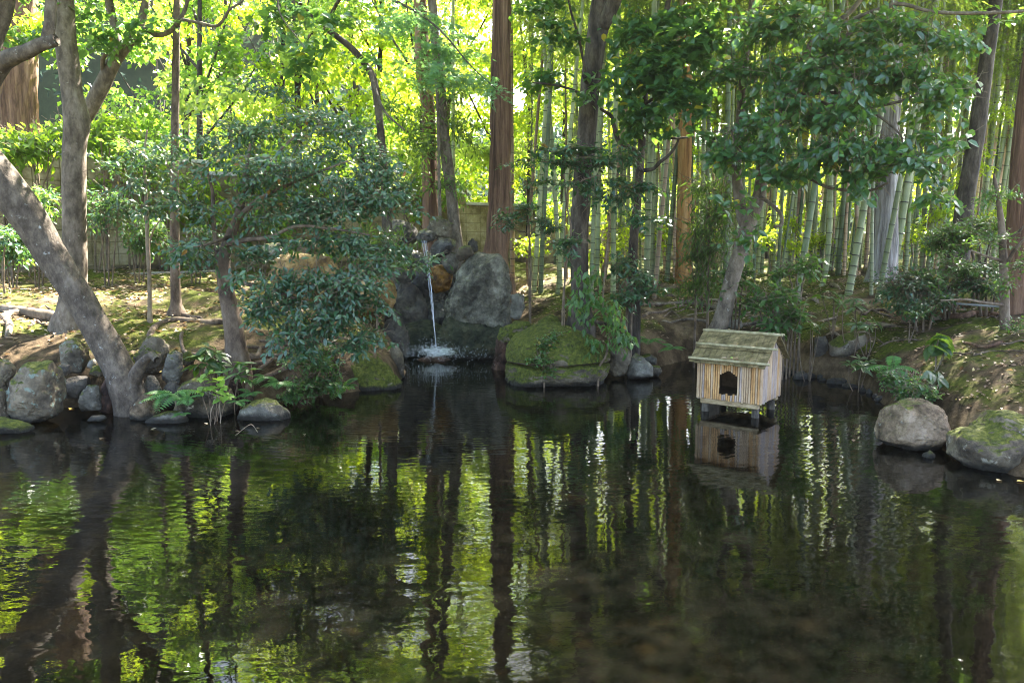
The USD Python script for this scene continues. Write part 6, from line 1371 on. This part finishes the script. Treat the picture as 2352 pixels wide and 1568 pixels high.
shrub('feathery_shrub', 'small dense shrub tucked directly behind the warm tan boulder', [[(2120, 915, 6.4, 4), (2118, 880, 6.4, 3)]], [(2112, 895, 6.35, 30, 16, 0.15, 34), (2145, 905, 6.3, 20, 12, 0.12, 16)], 'leaf_shrub', 0.03, 9, ROUND, 393, twigs='twig_pale')
AZ = [(2085, 650, 9.2, 70, 40, 'grey-glinting bushy shrub at the foot of the silvery cedar', 'leaf_camellia'), (2190, 545, 9.6, 70, 34, 'blue-green bushy shrub below the leaning dark trunk', 'leaf_shrub'), (2180, 630, 9.0, 60, 44, 'dense green shrub left of the small forked tree', 'leaf_shrub'), (2265, 640, 8.9, 50, 44, 'shaded shrub between the small forked tree and the dark trunk', 'leaf_camellia'), (2250, 530, 9.6, 50, 34, 'sun-flecked shrub high right of the leaning dark trunk', 'leaf_shrub'), (2120, 690, 8.8, 60, 26, 'low shrub above the mossy cedar root', 'leaf_camellia'), (2345, 600, 9.4, 40, 50, 'green shrub behind the right edge cedar', 'leaf_shrub')]
for k, (x, y, Y, rx, ry, lab, lf) in enumerate(AZ):
    shrub('bushy_shrub', lab, [[(x + q * 10, y + 95, Y, 7), (x + q * 20, y + 40, Y, 5), (x + q * 36, y, Y, 3)] for q in (-1, 0, 1)], [(x, y, Y, rx, ry, 0.5, 90), (x + 22, y - 14, Y - 0.15, rx * 0.8, ry * 0.8, 0.4, 50), (x - 24, y + 12, Y - 0.15, rx * 0.8, ry * 0.7, 0.4, 50)], lf, 0.062, 8, OVATE, 400 + k, sag=0.2, twigs='twig')
shrub('leafy_branch_plant', 'dark leafy plant at the left edge behind the leaning trunk', [[(8, 640, 9.8, 5), (10, 580, 9.8, 4), (20, 550, 9.8, 3)]], [(20, 545, 9.8, 50, 24, 0.3, 34), (50, 580, 9.7, 40, 14, 0.2, 18)], 'leaf_camellia', 0.085, 7, OVATE, 410)
shrub('pale_sapling', 'pale bare sapling stem on the mossy slope in the right corner', [[(2302, 884, 6.9, 6), (2304, 840, 6.9, 5), (2308, 800, 6.9, 4), (2330, 785, 6.9, 3), (2352, 775, 6.85, 2)]], [(2290, 830, 6.9, 16, 8, 0.1, 4)], 'leaf_shrub', 0.08, 5, OVATE, 411, cat='tree', stem_mat='twig_pale')

# ------------------------------------------------------------------ leaf litter, floating leaves, small things
g = np.random.default_rng(91)


def litter(name, label, n, xr, yr, L, tone_lo, seed, dmin=0.15):
    g = np.random.default_rng(seed)
    x, y = g.uniform(*xr, n * 2), g.uniform(*yr, n * 2)
    d = pond_distance(x, y)
    ok = (d > dmin) & (meshkit.fbm(np.stack([x, y, 0 * x], -1) * 1.3, 3, seed) > g.uniform(0.3, 0.62, len(x)))
    x, y = x[ok][:n], y[ok][:n]
    p = np.stack([x, y, terrain(x, y) + 0.008 + g.uniform(0, 0.012, len(x))], -1)
    v, tf = place_leaves(p, g.normal(size=(len(x), 3)) * [1, 1, 0.12], g.normal(size=(len(x), 3)) * 0.3 + [0, 0, 1], L * g.uniform(0.5, 1.2, len(x)), DIAMOND, 1.2)
    m, t = join_leaves(v, tf, np.clip(g.uniform(tone_lo, 1.0, len(x)), 0.02, 0.99))
    tag(obj(name, m, 'litter', tone=t), label, 'leaf litter', kind='stuff')


litter('leaf_litter', 'pale dry leaves littering the ground on the left before the wall', 9000, (-8.5, -0.8), (7.0, 14.5), 0.07, 0.0, 92)
litter('leaf_litter', 'fine brown leaf litter on the bank under the bamboo', 15000, (-0.8, 9.0), (5.2, 15.0), 0.05, -0.25, 93)
FLOAT = [(161, 941, 'big yellow leaf floating at the foot of the lichen boulder', 0.09, 0.99), (215, 968, 'curled pale leaf floating left of the low slab', 0.06, 0.9), (80, 962, 'small pale leaf floating before the lichen boulder', 0.05, 0.85), (360, 985, 'narrow pale leaf floating below the low slab', 0.05, 0.9), (470, 972, 'pale leaf floating below the large mossy boulder', 0.05, 0.92), (590, 985, 'brown leaf floating below the flat-topped grey stone', 0.05, 0.4), (540, 990, 'dark leaf floating left of the flat-topped stone', 0.05, 0.25), (230, 1010, 'green-brown leaf adrift in the left shallows', 0.06, 0.5), (700, 1000, 'tiny leaf adrift right of the flat-topped stone', 0.04, 0.8), (1960, 1010, 'dark leaf adrift left of the warm tan boulder', 0.05, 0.3), (2290, 1105, 'pale leaf stuck under the massive moss-capped boulder', 0.06, 0.95), (2335, 1106, 'yellow leaf at the waterline of the massive moss-capped boulder', 0.06, 0.99)]
for px, py, lab, L, tn in FLOAT:
    q = water(px, py)
    a = g.uniform(0, 6.28)
    lone_leaf('floating_leaf', lab, [q[0], q[1], 0.006], [math.cos(a), math.sin(a), 0.03], [g.normal() * 0.05, g.normal() * 0.05, 1], L, OVATE, 'litter', tn, width=1.4)
tw = [limb([(592, 992, water(592, 992)[1], 2), (575, 975, water(575, 975)[1], 2), (540, 1000, water(540, 1000)[1], 1.5)])]
tag(obj('floating_twig', tube(tw[0], sides=5), 'twig_pale', smooth=True), 'bent pale twig sticking out of the water below the flat-topped stone', 'twig')
a, b = ground(300, 640), ground(520, 628)
a, b = at(300, 632, 12.6), at(520, 618, 14.0)
a[2], b[2] = ground_z(a[0], a[1]) + 0.05, ground_z(b[0], b[1]) + 0.05
tag(obj('pipe', tube(np.array([[*a, 0.022], [*((a + b) / 2), 0.022], [*b, 0.022]]), sides=10, n=8), 'pipe_grey', smooth=True), 'grey pipe lying along the foot of the block wall', 'pipe')
a, b = at(2190, 697, 8.6), at(2310, 705, 8.2)
a[2], b[2] = max(a[2], ground_z(*a[:2]) + 0.02), max(b[2], ground_z(*b[:2]) + 0.02)
tag(obj('cable', tube(np.array([[*a, 0.012], [*((a + b) / 2), 0.012], [*b, 0.012]]), sides=8, n=8), 'pipe_grey', smooth=True), 'thin dark cable crossing behind the small forked tree', 'cable')
for k, (x0, y0, x1, y1, lab) in enumerate([(1865, 688, 1880, 700, 'short thick pale root piece left of the bent green bamboo'), (1908, 655, 1930, 668, 'short thick root piece right of the bent green bamboo'), (1965, 748, 2060, 752, 'long pale root crossing the right bank above the sloping slab'), (2140, 735, 2200, 722, 'fallen branch lying in the shade before the right edge cedar'), (1640, 700, 1760, 708, 'old branch lying on the bank behind the duck house')]):
    a, b = ground(x0, y0), ground(x1, y1)
    m = (a + b) / 2
    m[2] = ground_z(m[0], m[1])
    tag(obj('fallen_branch', tube(np.array([[*(a + [0, 0, 0.01]), 0.024], [*(m + [0, 0, 0.035]), 0.03], [*(b + [0, 0, 0.01]), 0.016]]), sides=8, n=14, lump=0.2, lump_scale=8, seed=k), 'twig_pale', smooth=True), lab, 'branch')
# more roots lying bare on the right bank, each part of the tree it grows from
rg = np.random.default_rng(515)
for owner, n_, xr, yr in ((t8, 5, (1400, 1560), (690, 760)), (big, 9, (1500, 1900), (690, 770)), (edge, 11, (1880, 2280), (690, 830)), (cam_t, 5, (560, 760), (760, 800)), (fork, 4, (40, 160), (680, 760))):
    for q in range(n_):
        x, y = rg.uniform(*xr), rg.uniform(*yr)
        ln, pts = rg.uniform(60, 170), []
        slope_, w = rg.normal() * 0.12, rg.uniform(3.5, 8.0)
        for k in range(6):
            p_ = ground(x + ln * k / 5, y + slope_ * ln * k / 5 + rg.normal() * 5)
            pts.append([p_[0], p_[1], p_[2] + (0.012 if 0 < k < 5 else -0.03), 0.5 * w * mpp(y, p_[1]) * (1 - 0.1 * k)])
        obj('root', tube(np.array(pts), sides=7, lump=0.2, lump_scale=9, seed=q), 'twig_pale' if owner is big else 'bark_brown', owner, smooth=True)
for q in range(18):
    x = 1775 + 250 * (q + rg.uniform()) / 18
    y = float(np.interp(x, [1780, 1860, 1950, 2010, 2040], [846, 864, 882, 905, 930])) + rg.uniform(0, 7)
    w_, h_ = rg.uniform(8, 18), rg.uniform(7, 13)
    Y_ = water(x, y)[1]
    tag(obj('stone', rock([(x - w_, y + 6), (x - w_ * 0.7, y - h_ * 0.7), (x + w_ * 0.1, y - h_), (x + w_ * 0.8, y - h_ * 0.5), (x + w_, y + 6)], Y_, seed=500 + q, level=3), 'stone_dark', smooth=25), 'small dark stone in the row along the right waterline', 'stone', 'small stones along the right waterline')
print('prims', sum(1 for _ in stage.Traverse()))
tri = 0
for p_ in stage.Traverse():
    if p_.IsA(UsdGeom.Mesh):
        tri += len(UsdGeom.Mesh(p_).GetFaceVertexCountsAttr().Get())
print('triangles', tri)

# ------------------------------------------------------------------ sunlit air
usdkit.material(stage, '/World/Looks/haze_air', {'v': ('principled_volume', {'color': (0.93, 0.97, 1.0), 'density': HAZE, 'anisotropy': 0.55})}, volume='v.volume')
tag(obj('haze', box(-170, 170, -70, 250, -2.5, 60), 'haze_air'), 'thin sunlit haze hanging under the trees', 'haze', kind='stuff')
